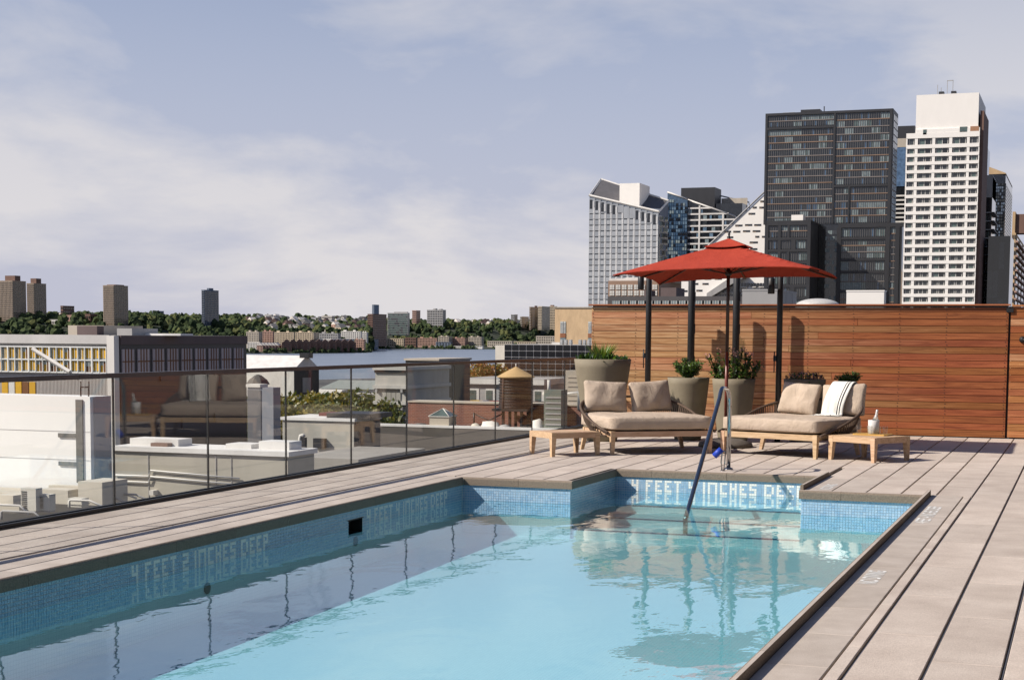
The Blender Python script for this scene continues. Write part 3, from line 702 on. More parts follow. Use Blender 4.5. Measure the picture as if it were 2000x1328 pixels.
# --- parasol
UX, UY = -4.60, 21.25
umb = thing('parasol', 'red square parasol standing between the two daybeds', 'parasol', (UX, UY, 0))
M_red = mat('red_canvas', (0.345, 0.042, 0.022), (0.39, 0.052, 0.028), rough=0.85, scale=3, bump=0.3, bscale=500, spec=0.2)
wrinkles(M_red, 3.0, 0.02)
b_ = M_red.node_tree; bs = b_.nodes['Principled BSDF']; trn = N(b_, 'ShaderNodeBsdfTranslucent'); trn.inputs['Color'].default_value = (0.45, 0.03, 0.015, 1); mxs = N(b_, 'ShaderNodeMixShader'); mxs.inputs[0].default_value = 0.04
outn = b_.nodes['Material Output']; b_.links.new(bs.outputs[0], mxs.inputs[1]); b_.links.new(trn.outputs[0], mxs.inputs[2]); b_.links.new(mxs.outputs[0], outn.inputs['Surface'])
M_pole = wood('dark_red_hardwood_pole', ((0.3, (0.10, 0.014, 0.010)), (0.7, (0.17, 0.028, 0.018))), axis='z', rough=0.35, objrand=0.02)
M_poled = wood('dark_hardwood_pole', ((0.3, (0.02, 0.008, 0.006)), (0.7, (0.035, 0.014, 0.010))), axis='z', rough=0.35, objrand=0.02)
CA, CB = 1.29, 1.19
def canopy_pt(u, v, cap=False):
    """u, v in -1..1; ridges run to the corners, each panel sags a little"""
    m_ = max(abs(u), abs(v)); k = 1-m_
    lo = min(abs(u), abs(v))/max(m_, 1e-6)
    sag = -0.030*math.sin(math.pi*min(1, m_))*(1-lo**2) + 0.035*(1-lo**2)*m_**3*0.6
    z = 2.352 + 0.42*k + sag + 0.035*u - 0.018*v - 0.03*lo**6*m_**2
    inn = 1 - 0.035*(1-lo**2)*m_
    return Vector((u*CA*inn, v*CB*inn, z))
def canopy(lo_, hi_, dz=0.0, flare=0.0):
    mb = MB(); n = 24
    idx = {}
    for j in range(n+1):
        for i in range(n+1):
            u, v = (-1+2*i/n)*hi_, (-1+2*j/n)*hi_
            p = canopy_pt(u, v); p.z += dz + flare*max(abs(u), abs(v))
            idx[(i, j)] = len(mb.v); mb.v.append(tuple(p))
    for j in range(n):
        for i in range(n):
            u, v = (-1+2*(i+0.5)/n)*hi_, (-1+2*(j+0.5)/n)*hi_
            if max(abs(u), abs(v)) < lo_: continue
            mb.face([idx[(i, j)], idx[(i+1, j)], idx[(i+1, j+1)], idx[(i, j+1)]], 0, False)
    return mb
cn = canopy(0.12, 1.0).build('canopy', M_red, umb); s_ = cn.modifiers.new('cloth', 'SOLIDIFY'); s_.thickness = 0.012; s_.offset = -1
vc = canopy(0.0, 0.215, dz=0.065, flare=-0.12).build('vent_cap', M_red, umb); s_ = vc.modifiers.new('cloth', 'SOLIDIFY'); s_.thickness = 0.01; s_.offset = -1
for su, sv in ((-1, -1), (1, -1), (1, 1), (-1, 1), (0, -1), (1, 0), (0, 1), (-1, 0)):
    pts = [canopy_pt(su*k, sv*k)-Vector((0, 0, 0.028)) for k in (0.06, 0.3, 0.6, 0.985)]
    q = MB(); q.tube(pts, 0.011, seg=6); q.build('rib', M_poled, umb)
    q = MB(); q.tube([(0.03*su, 0.03*sv, 2.36), canopy_pt(su*0.5, sv*0.5)-Vector((0, 0, 0.045))], 0.009, seg=6); q.build('strut', M_poled, umb)
q = MB(); q.lathe([(0.04, 2.33), (0.045, 2.34), (0.045, 2.39), (0.03, 2.41)], seg=16); q.build('runner', M_poled, umb)
q = MB(); q.lathe([(0.024, 0.30), (0.024, 1.30)], seg=16); q.build('pole', M_pole, umb)
q = MB(); q.lathe([(0.024, 1.301), (0.024, 2.80)], seg=16); q.build('upper_pole', M_poled, umb)
q = MB(); q.lathe([(0.030, 2.80), (0.018, 2.83), (0.012, 2.87), (0.018, 2.89), (0.010, 2.915), (0.004, 2.93)], seg=12); q.build('finial', M_black, umb)
M_stone = mat('dark_stone_base', (0.10, 0.085, 0.068), (0.14, 0.12, 0.10), rough=0.8, scale=30, bump=0.3)
q = MB(); q.lathe([(0.36, 0.0), (0.375, 0.02), (0.36, 0.06), (0.20, 0.11), (0.06, 0.125), (0.04, 0.13), (0.036, 0.36), (0.030, 0.37)], seg=32); q.build('base', M_stone, umb)

# --- black poles along the timber wall
pole_d = [(-6.51, 24.22, 0.046, True, 'slim black pole with spotlight nearest the glass railing', 2.57), (-5.83, 24.27, 0.056, False, 'thick black pole behind the ferny planter', 2.60), (-5.13, 24.33, 0.056, False, 'thick black pole behind the tall leafy planter', 2.60), (-4.125, 22.55, 0.042, True, 'slim black pole with spotlight behind the right daybed', 2.45)]
for x, y, r_, lamp, lb, hz in pole_d:
    t = thing('pole', lb, 'pole', (x, y, 0), group='black poles behind the daybeds')
    q = MB(); q.lathe([(r_, 0.012), (r_, hz-0.01), (r_*0.9, hz)], seg=20); q.build('shaft', M_black, t)
    q = MB(); q.lathe([(r_*2.0, 0), (r_*2.0, 0.012)], seg=20); q.build('foot_plate', M_black, t)
    if lamp:
        q = MB(); q.tube([(-0.01, 0, hz-0.09), (-0.06, -0.02, hz-0.05), (-0.11, -0.03, hz-0.06), (-0.125, -0.03, hz-0.10)], 0.016, seg=8); q.build('lamp_arm', M_black, t)
        q = MB(); q.lathe([(0.045, hz-0.33), (0.05, hz-0.32), (0.05, hz-0.12), (0.03, hz-0.095)], c=(-0.125, -0.03, 0), seg=16); q.build('lamp_head', M_black, t)
        q = MB(); q.box(-r_-0.035, -r_+0.006, -0.03, 0.03, 1.16, 1.24); q.tube([(-r_-0.02, -0.03, 1.30), (-r_-0.02, -0.03, 1.0)], 0.009, seg=6); q.build('clamp', M_black, t)
    else:
        for k in range(3):
            q = MB(); q.box(r_-0.004, r_+0.006, -0.012, 0.012, 1.05+0.5*k, 1.20+0.5*k); q.build('slot_cover', M_black, t)

# --- planters and plants
def leaf_mat(name, c1, c2, rough=0.45):
    m = mat(name, c1, c2, rough=rough, scale=9, spec=0.5)
    t = m.node_tree; b = t.nodes['Principled BSDF']; tr_ = N(t, 'ShaderNodeBsdfTranslucent'); tr_.inputs['Color'].default_value = (c2[0]*1.6, c2[1]*1.6, c2[2]*0.8, 1); mx_ = N(t, 'ShaderNodeMixShader'); mx_.inputs[0].default_value = 0.25
    t.links.new(b.outputs[0], mx_.inputs[1]); t.links.new(tr_.outputs[0], mx_.inputs[2]); t.links.new(mx_.outputs[0], t.nodes['Material Output'].inputs['Surface'])
    return m
LF_g = leaf_mat('leaf_fresh_green', (0.045, 0.10, 0.015), (0.10, 0.18, 0.03)); LF_d = leaf_mat('leaf_dark_green', (0.012, 0.03, 0.008), (0.03, 0.065, 0.015)); LF_y = leaf_mat('leaf_yellow_green', (0.16, 0.20, 0.045), (0.26, 0.29, 0.09)); LF_p = leaf_mat('leaf_purple', (0.05, 0.022, 0.028), (0.10, 0.05, 0.05)); LF_k = leaf_mat('petal_pink', (0.45, 0.20, 0.22), (0.60, 0.35, 0.34))
M_twig = mat('brown_twig', (0.10, 0.06, 0.035), rough=0.9)
def leaf(mb, p, d, up, ln, wd, m=0, bend=0.25):
    d = d.normalized(); s = d.cross(up)
    if s.length < 1e-3: s = d.cross(Vector((1, 0, 0)))
    s.normalize(); u = s.cross(d)
    a = p + d*ln*0.5 - u*ln*bend*0.25; t = p + d*ln - u*ln*bend
    b = len(mb.v); mb.v += [tuple(p-s*wd*0.15), tuple(p+s*wd*0.15), tuple(a+s*wd*0.5), tuple(a-s*wd*0.5), tuple(t)]
    mb.face([b, b+1, b+2, b+3], m, True); mb.face([b+3, b+2, b+4], m, True)
def rdir(r, zmin=-1.0):
    while True:
        v = Vector((r.uniform(-1, 1), r.uniform(-1, 1), r.uniform(zmin, 1)))
        if 0.05 < v.length < 1: return v.normalized()
def planter(label, x, y, rt, rb, h, plant, label_plant, cat='planter'):
    t = thing('planter', label, 'planter', (x, y, 0), group='khaki round planters')
    pr = [(rb*0.96, 0)] + [(rb + (rt-rb)*(k/10)**0.8, h*k/10) for k in range(11)]
    prof = [pr[0]] + pr[1:] + [(rt-0.022, h+0.004), (rt-0.034, h-0.004), (rt-0.045, h-0.06)]
    q = MB(); q.lathe(prof, seg=48, capt=False); q.build('pot', M_pot, t)
    q = MB(); q.lathe([(rt-0.043, h-0.062), (rt*0.5, h-0.04), (0.01, h-0.03)], seg=32, capb=False); q.build('soil', M_soil, t)
    p = thing('potted_plant', label_plant, 'plant', (x, y, h-0.045), group='plants in the planters')
    plant(p, rt)
    return t
def pl_grass(p, rt):
    r = random.Random(1); q = MB()
    for i in range(420):
        a = r.uniform(0, 6.28); rr = rt*0.9*math.sqrt(r.random()); d = rdir(r, 0.0)
        leaf(q, Vector((rr*math.cos(a), rr*math.sin(a), r.uniform(0.0, 0.05))), d+Vector((0, 0, 0.5)), Vector((0, 0, 1)), r.uniform(0.07, 0.13), 0.045, r.choice((0, 0, 1)))
    q.build('low_leaves', [LF_d, LF_g], p, kind='stuff')
    q = MB()
    for i in range(150):
        a = r.uniform(0, 6.28); c = Vector((-0.02+0.10*math.cos(a)*r.random(), 0.08*math.sin(a), 0.0)); d = Vector((math.cos(a)*r.uniform(0.1, 0.75), math.sin(a)*r.uniform(0.1, 0.75), 1.0))
        leaf(q, c, d, Vector((0, 0, 1)), r.uniform(0.18, 0.36), 0.022, r.choice((0, 1, 1)), bend=0.2)
    q.build('grass_tuft', [LF_g, LF_y], p, kind='stuff')
def pl_fern(seed, n=2200, hh=0.36, ms=(0, 0, 1)):
    def f(p, rt):
        r = random.Random(seed); q = MB(); s = MB()
        for k in range(60):
            a = r.uniform(0, 6.28); d = Vector((math.cos(a)*r.uniform(0.2, 1.0), math.sin(a)*r.uniform(0.2, 1.0), 1.0)).normalized()*r.uniform(0.6, 1.0)
            end = Vector((d.x*rt*1.35, d.y*rt*1.35, d.z*hh)); s.tube([(0, 0, 0), tuple(end*0.6), tuple(end)], 0.003, seg=4, cap=False)
            for j in range(n//60):
                u = r.uniform(0.35, 1.0); leaf(q, end*u + rdir(r)*0.02, rdir(r)+Vector((0, 0, 0.4)), rdir(r), r.uniform(0.03, 0.06), 0.016, r.choice(ms))
        s.build('stems', M_twig, p, kind='stuff'); q.build('leaves', [LF_g, LF_d, LF_y], p, kind='stuff')
    return f
def pl_tall(p, rt):
    r = random.Random(4); q = MB(); s = MB(); fl_ = MB()
    for k in range(44):
        a = r.uniform(0, 6.28); rr = rt*0.8*math.sqrt(r.random()); hh = r.uniform(0.12, 0.48)
        b = Vector((rr*math.cos(a), rr*math.sin(a), 0)); top = b + Vector((0.22*math.cos(a)*r.random()+0.02, 0.22*math.sin(a)*r.random(), hh))
        s.tube([b, (b+top)/2+Vector((0.01, 0, 0)), top], 0.004, seg=4, cap=False)
        for j in range(int(16+hh*50)):
            u = r.uniform(0.15, 1.0); c = b.lerp(top, u)
            leaf(q, c, rdir(r, -0.2), Vector((0, 0, 1)), r.uniform(0.045, 0.085), r.uniform(0.03, 0.045), r.choice((0, 0, 1, 1)))
        if hh > 0.36:
            for j in range(14): leaf(fl_, top+rdir(r)*0.03, rdir(r), rdir(r), 0.025, 0.02)
    for k in range(12):
        a = math.pi + r.uniform(-0.9, 0.7); c = Vector((rt*0.5*math.cos(a), rt*0.5*math.sin(a), 0.03))
        leaf(q, c, Vector((math.cos(a), math.sin(a), r.uniform(0.2, 1.1))), Vector((0, 0, 1)), r.uniform(0.14, 0.22), 0.035, 0, bend=0.3)
    for k in range(7): s.tube([(0.07+0.02*k*0.3, 0.02*k-0.06, 0.0), (0.08+0.01*k, 0.02*k-0.06, r.uniform(0.45, 0.66))], 0.0035, seg=4, cap=False, m=1)
    s.build('stems', [M_twig, LF_y], p, kind='stuff'); q.build('leaves', [LF_g, LF_d], p, kind='stuff'); fl_.build('flowers', LF_k, p, kind='stuff')
def pl_purple(p, rt):
    r = random.Random(8); q = MB(); s = MB()
    for k in range(520):
        a = r.uniform(0, 6.28); rr = rt*0.95*math.sqrt(r.random()); z = r.uniform(0.02, 0.16)*(1.15-rr/rt*0.6)
        c = Vector((rr*math.cos(a), rr*math.sin(a), z))
        if k % 9 == 0: s.tube([(c.x*0.8, c.y*0.8, 0), tuple(c)], 0.003, seg=4, cap=False)
        leaf(q, c, rdir(r, -0.1), Vector((0, 0, 1)), r.uniform(0.03, 0.055), 0.028, r.choice((0, 0, 1, 2, 3)))
    for k in range(5):
        a = -1.2+0.5*k; leaf(q, Vector((rt*0.9*math.cos(a), rt*0.9*math.sin(a), 0.045)), Vector((math.cos(a), math.sin(a), -0.5)), Vector((0, 0, 1)), 0.09, 0.02, 2)
    s.build('stems', M_twig, p, kind='stuff'); q.build('leaves', [LF_p, LF_d, LF_g, LF_k], p, kind='stuff')
def pot_at(px0, px1, py, Y):
    a, b = PY(px0, py, Y), PY(px1, py, Y); return (a.x+b.x)/2, (b.x-a.x)/2, a.z
x, r_, h = pot_at(1124, 1231, 701, 21.7); planter('largest khaki bowl planter at the railing end of the timber wall', x, 21.7, r_, r_*0.52, h, pl_grass, 'pale grass tuft over dark leaves in the largest planter')
x, r_, h = pot_at(1305, 1385, 737, 22.5); planter('khaki planter with a ferny green plant right of the first pole', x, 22.5, r_, r_*0.62, h, pl_fern(2), 'ferny fresh green plant in the planter behind the left daybed')
x, r_, h = pot_at(1392, 1475, 739, 22.35); planter('khaki planter holding the tall leafy plant behind the parasol pole', x, 22.35, r_, r_*0.66, h, pl_tall, 'tall leafy plant with pink flowers and thin canes')
x, r_, h = pot_at(1531, 1613, 740, 22.9); planter('khaki planter with purple foliage behind the right daybed', x, 22.9, r_, r_*0.66, h, pl_purple, 'low purple and green foliage behind the right daybed')
x, r_, h = pot_at(1628, 1684, 755, 23.3); planter('khaki planter mostly hidden behind the draped pillow', x, 23.3, r_, r_*0.66, h, pl_fern(6, n=1500, hh=0.30, ms=(0, 1)), 'small rounded green plant behind the draped pillow')

# --- pool handrail
hr = thing('pool_handrail', 'polished steel handrail bending down into the pool steps', 'handrail', (-3.77, 17.6, 0))
pts = [(0, 0, 0.0), (0, 0, 0.72)]
for k in range(1, 9):
    a = R_(90*k/8); pts.append((0, -0.19+0.19*math.cos(a), 0.72+0.20*math.sin(a)))
pts.append((0, -0.38, 0.935))
for k in range(1, 6):
    s = k/5; pts.append((0, -0.38-0.14*s, 0.935-0.10*s*s))
d = Vector((0, -1.90-(-0.52), -0.25-0.835)); 
pts += [(0, -1.90, -0.25), (0, -2.02, -0.345), (0, -2.03, -0.50)]
q = MB(); q.tube(pts, 0.024, seg=14); q.build('tube', M_chrome, hr)
q = MB(); q.lathe([(0.055, 0.0), (0.055, 0.008), (0.045, 0.02), (0.027, 0.026)], seg=20); q.build('escutcheon', M_chrome, hr)
tg = thing('float_tether', 'short steel tether with a blue rubber grip beside the handrail foot', 'tether', (-3.80, 17.40, 0))
q = MB(); q.tube([(0.0, 0, 0.0), (-0.012, 0, 0.10), (0.0, 0, 0.21), (0.02, 0, 0.23), (0.035, 0, 0.21), (0.03, 0, 0.10), (0.02, 0, 0.0)], 0.008, seg=8); q.build('loop', M_chrome, tg)
q = MB(); q.tube([(-0.005, -0.02, 0.245), (-0.085, -0.03, 0.165)], 0.036, seg=14); q.build('grip', mat('blue_rubber', (0.01, 0.05, 0.42), (0.01, 0.04, 0.36), rough=0.5), tg)
q = MB(); q.lathe([(0.03, 0), (0.03, 0.006), (0.012, 0.01)], c=(0.01, 0, 0), seg=14); q.build('foot', M_chrome, tg)

# ------------------------------------------------------------------ the city below and the far shore
GZ, RZ = -25.0, -27.0
M_ground = mat('city_asphalt', (0.05, 0.05, 0.05), (0.10, 0.095, 0.09), rough=0.9, scale=0.02)
g = MB(); g.poly([(-900, -500, GZ), (-900, -2500, GZ), (4500, -2500, GZ), (4500, 5000, GZ), (-290, 5000, GZ), (-330, 1100, GZ), (-420, 840, GZ)][::-1])
structure('ground', g, [M_ground])
def river_bump(m):
    t = m.node_tree; b = t.nodes['Principled BSDF']; tcx = N(t, 'ShaderNodeTexCoord'); mpx = N(t, 'ShaderNodeMapping'); mpx.inputs['Scale'].default_value = (0.05, 0.05, 0.05)
    no = N(t, 'ShaderNodeTexNoise'); no.inputs['Scale'].default_value = 4; no.inputs['Detail'].default_value = 6; bp = N(t, 'ShaderNodeBump'); bp.inputs['Strength'].default_value = 0.6; bp.inputs['Distance'].default_value = 1.0
    t.links.new(tcx.outputs['Object'], mpx.inputs['Vector']); t.links.new(mpx.outputs[0], no.inputs['Vector']); t.links.new(no.outputs['Fac'], bp.inputs['Height']); t.links.new(bp.outputs[0], b.inputs['Normal'])
M_river = mat('river_water', (0.13, 0.16, 0.20), (0.16, 0.19, 0.23), rough=0.3, scale=0.004); river_bump(M_river)
g = MB(); g.poly([(-9000, -3000, RZ), (4500, -3000, RZ), (4500, 9000, RZ), (-9000, 9000, RZ)]); structure('river', g, [M_river])

def hdir(u):
    d = ray(u, 650); d.z = 0; return d.normalized()
def lerp(tab, u):
    if u <= tab[0][0]: return tab[0][1]
    for (a, x), (b, y) in zip(tab, tab[1:]):
        if u <= b: return x + (y-x)*(u-a)/(b-a)
    return tab[-1][1]
def depth_to_dist(u, dep): return dep/(hdir(u).dot(Vector((-math.sin(YAW), math.cos(YAW), 0))))
SHORE = [(-400, 2300), (480, 2300), (640, 2400), (722, 2520), (735, 3150), (960, 3250), (1200, 3700), (1700, 4200)]
H1 = [(-400, 18), (300, 20), (450, 12), (520, 2), (690, 2), (760, 14), (900, 20), (1300, 24)]
H2 = [(-400, 33), (100, 31), (420, 30), (520, 36), (700, 33), (800, 33), (1000, 34), (1300, 34)]
def hill_z(u, s):
    if s < 0: return -30 + 0*s
    if s < 15: return -30 + 5.5*s/15
    if s < 130: return -24.5 + s*0.004
    if s < 420:
        k = (s-130)/290; k = k*k*(3-2*k); return -24 + (lerp(H1, u)+24)*k
    k = min(1, (s-420)/980); k = k**0.8; return lerp(H1, u) + (lerp(H2, u)-lerp(H1, u))*k + 2.0*math.sin(u*0.021+s*0.004)
def far_pt(u, s): D = lerp(SHORE, u)+s; d = hdir(u)*D; return Vector((d.x, d.y, hill_z(u, s)))
M_hill = mat('wooded_hillside_soil', (0.018, 0.026, 0.012), (0.03, 0.036, 0.018), rough=1.0, scale=0.01)
t_ = MB(); us = list(range(-2200, -300, 60)) + list(range(-300, 1700, 20)); ss = [-5, 0, 15, 60, 130, 180, 230, 280, 330, 380, 420, 520, 640, 780, 950, 1150, 1400, 2200]
for u in us:
    for s in ss: t_.v.append(tuple(far_pt(u, s)))
for i in range(len(us)-1):
    for j in range(len(ss)-1):
        a = i*len(ss)+j; t_.face([a, a+len(ss), a+len(ss)+1, a+1], 0, True)
structure('far_hills', t_, [M_hill])

# --- building helpers
def wmat(name, c, k=0.80, rough=0.8, sc=0.35): return mat(name, c, tuple(v*k for v in c), rough=rough, scale=sc, stretch=(1, 1, 0.35), detail=6, contrast=(0.38, 0.7))
W_cream = wmat('wall_cream', (0.55, 0.45, 0.32)); W_pink = wmat('wall_pink_brick', (0.42, 0.26, 0.20)); W_white = wmat('wall_white', (0.66, 0.63, 0.58)); W_tan = wmat('wall_tan', (0.52, 0.36, 0.20)); W_brown = wmat('wall_brown', (0.17, 0.095, 0.07)); W_grey = wmat('wall_grey', (0.35, 0.34, 0.33)); W_beige = wmat('wall_beige', (0.47, 0.41, 0.33)); W_conc = wmat('wall_concrete_tan', (0.40, 0.31, 0.23)); W_slate = wmat('wall_slate_blue', (0.13, 0.16, 0.21))
W_black = wmat('wall_charcoal_metal', (0.026, 0.026, 0.029), rough=0.5); W_pure = wmat('wall_bright_white', (0.82, 0.78, 0.72), k=0.96); W_roof = wmat('roof_dark_tar', (0.09, 0.08, 0.072)); W_roofw = wmat('roof_white_membrane', (0.72, 0.70, 0.67)); W_mauve = wmat('wall_mauve_brown_panel', (0.12, 0.085, 0.08))
G_dark = window_glass('glass_dark', (0.018, 0.02, 0.024)); G_green = window_glass('glass_greenish', (0.09, 0.13, 0.12)); G_blue = window_glass('glass_blue', (0.06, 0.11, 0.18)); G_curt = mat('curtained_window', (0.24, 0.29, 0.29), (0.14, 0.18, 0.19), rough=0.4, scale=1); G_mid = window_glass('glass_mid', (0.05, 0.055, 0.06))

def extent(x0, xs, x1, ytop, Y0, ymid=None):
    ym = ymid or ytop
    X0 = PY(x0, ym, Y0).x; X1 = PY(xs, ym, Y0).x; Z1 = PY(xs, ytop, Y0).z
    Y1 = PX(x1, ym, X1).y if X1 < 0 and x1 > xs+0.5 else Y0+30
    return X0, X1, Y0, min(Y1, Y0+400), Z1
def grid(mb, face, plane, a0, a1, z0, z1, nc, nr, fw=0.6, fh=0.55, d=0.12, mats=(0,), r=None):
    pa, pz = (a1-a0)/nc, (z1-z0)/nr
    for i in range(nc):
        for j in range(nr):
            u0 = a0 + pa*(i+0.5-fw/2); u1 = u0 + pa*fw; w0 = z0 + pz*(j+0.5-fh/2); w1 = w0 + pz*fh
            m = (r or rnd).choice(mats)
            if face == 'f': mb.box(u0, u1, plane-d, plane+0.02, w0, w1, m, skip='k')
            elif face == 'r': mb.box(plane-0.02, plane+d, u0, u1, w0, w1, m, skip='l')
            elif face == 'l': mb.box(plane-d, plane+0.02, u0, u1, w0, w1, m, skip='r')
def far_block(name, label, cat, x0, xs, x1, ytop, Y0, wall, nc, nr, fw=0.55, fh=0.5, z0=-25.0, group=None, wm=None, cap=None, band=False, nside=None, ybot=None, off=75):
    um = (x0+xs)/2; Y0 = max(Y0, (lerp(SHORE, xs)+off)*hdir(um).y)
    X0, X1, Ya, Yb, Z1 = extent(x0, xs, x1, ytop, Y0)
    if ybot is not None: z0 = PY(x0, ybot, Y0).z
    t = thing(name, label, cat, ((X0+X1)/2, (Ya+Yb)/2, z0), group=group)
    ox, oy = (X0+X1)/2, (Ya+Yb)/2; a, b, h = (X1-X0)/2, (Yb-Ya)/2, Z1-z0
    q = MB(); q.box(-a, a, -b, b, 0, h); q.build('wall', wall, t)
    zb = max(0.0, min(h*0.8, -24-z0+3)) ; zb = 0 if z0 > -20 else zb
    d = max(0.12, Ya*0.00012)
    q = MB()
    if band:
        grid(q, 'f', -b, -a*0.96, a*0.96, zb, h*0.985, 1, nr, 1.0, fh, d)
        grid(q, 'r', a, -b*0.96, b*0.96, zb, h*0.985, 1, nr, 1.0, fh, d)
        grid(q, 'f', -b-d*0.7, -a*0.96, a*0.96, zb, h, nc+1, 1, 0.25, 1.0, d, (1,)); grid(q, 'r', a+d*0.7, -b*0.96, b*0.96, zb, h, nside or nc, 1, 0.22, 1.0, d, (1,))
    else:
        grid(q, 'f', -b, -a*0.97, a*0.97, zb, h*0.985, nc, nr, fw, fh, d, (0, 0, 0, 2)); grid(q, 'r', a, -b*0.97, b*0.97, zb, h*0.985, nside or max(2, int(nc*b/a*0.6)), nr, fw, fh, d, (0, 0, 2))
    q.build('window_grid', [wm or G_dark, wall, G_mid], t, kind='stuff')
    if cap:
        for (f0, f1, g0, g1, hh, m) in cap:
            q = MB(); q.box(-a+2*a*f0, -a+2*a*f1, -b+2*b*g0, -b+2*b*g1, h+0.01, h+hh); q.build('roof_house', m, t)
    q = MB(); q.box(-a-d, a+d, -b-d, b+d, h-0.02, h+0.5+d); q.build('parapet', wall, t)
    return t
A = 'apartment tower'
far_block('apartment_tower', 'leftmost tan and brown apartment tower on the far shore', A, -6, 24, 50.5, 549, 2120, W_conc, 10, 30, band=True, fh=0.45, cap=((0.35, 1.0, 0.2, 0.6, 9, W_brown),))
far_block('apartment_tower', 'second tan and brown tower just right of the leftmost', A, 52, 66, 90, 554, 2250, W_conc, 6, 30, band=True, fh=0.45, cap=((0.2, 1.0, 0.2, 0.6, 9, W_brown),))
far_block('apartment_tower', 'lone tan slab tower with a dark side above the woods', A, 201, 222, 250, 558, 2150, W_conc, 8, 26, band=True, fh=0.4, z0=0, cap=((0.1, 0.9, 0.2, 0.8, 2, W_brown),))
far_block('apartment_tower', 'slender dark blue-grey tower rising from the wooded ridge', A, 393.5, 399, 427, 567, 2250, W_slate, 3, 26, z0=-5, fw=0.7, fh=0.6, nside=10, cap=((0.1, 0.9, 0.35, 0.65, 4, W_slate),))
far_block('apartment_block', 'small dark brick block on the ridge left of the lone slab tower', 'apartment block', 118, 123, 145, 598, 2350, W_brown, 2, 6, z0=10, nside=6)
far_block('apartment_block', 'small blue-grey block on the wooded ridge', 'apartment block', 297, 303, 320, 608, 2500, W_slate, 2, 4, z0=10, nside=5)
far_block('apartment_block', 'pale low block below the small dark brick block', 'apartment block', 97, 118, 125, 625, 2150, W_white, 5, 3, z0=-2)
for i, (a, b, c, y, lb) in enumerate(((130, 146, 150, 616, 'orange brick row house left of the lone slab tower'), (152, 160, 164, 615, 'middle pinkish row house left of the lone slab tower'), (166, 176, 190, 614, 'dark-sided brick row house nearest the lone slab tower'))):
    far_block('brick_block', lb, 'apartment block', a, b, c, y, 2200, (W_pink, W_cream, W_brown)[i], 3, 4, z0=-5)
far_block('office_tower', 'dark brown slab tower with a set-back top by the river', 'tower', 718, 728, 755, 614, 2650, W_brown, 4, 14, z0=-20, cap=((0.6, 1.0, 0.1, 0.45, 18, W_slate),), fw=0.4)
far_block('office_block', 'greenish glass slab right of the dark brown tower', 'office building', 757, 797, 800, 612, 2900, W_grey, 12, 10, z0=0, fw=0.85, fh=0.75, wm=G_green, cap=((0.3, 0.95, 0.2, 0.8, 3, W_grey),))
far_block('apartment_tower', 'small brick tower on the skyline right of the glass slab', A, 805, 813, 821, 607, 3300, W_pink, 3, 8, z0=20)
far_block('apartment_block', 'broad grey crenellated block on the skyline', 'apartment block', 834, 865, 871, 606, 3300, W_grey, 9, 7, z0=20, cap=((0.35, 0.5, 0.2, 0.8, 4, W_grey), (0.7, 0.85, 0.2, 0.8, 3, W_grey)))
far_block('apartment_block', 'small grey skyline block left of the twin dark slabs', 'apartment block', 998, 1005, 1011, 615, 3500, W_grey, 3, 7, z0=20)
far_block('apartment_block', 'lowest pale skyline block left of the twin dark slabs', 'apartment block', 1016, 1019, 1033, 619, 3500, W_beige, 2, 5, z0=20, nside=5)
far_block('apartment_tower', 'left of the twin dark slab towers beside the tan building', A, 1034, 1037, 1051, 600, 3500, W_conc, 2, 14, z0=15, nside=6, cap=((0.5, 1, 0.6, 0.9, 4, W_brown),))
far_block('apartment_tower', 'right of the twin dark slab towers beside the tan building', A, 1051, 1058.5, 1074, 599, 3500, W_cream, 3, 14, z0=15, nside=6)
far_block('apartment_tower', 'pale tower half hidden behind the tan building', A, 1073, 1084, 1088, 599, 3600, W_cream, 4, 14, z0=15, cap=((0.1, 0.6, 0.2, 0.8, 4, W_brown),))
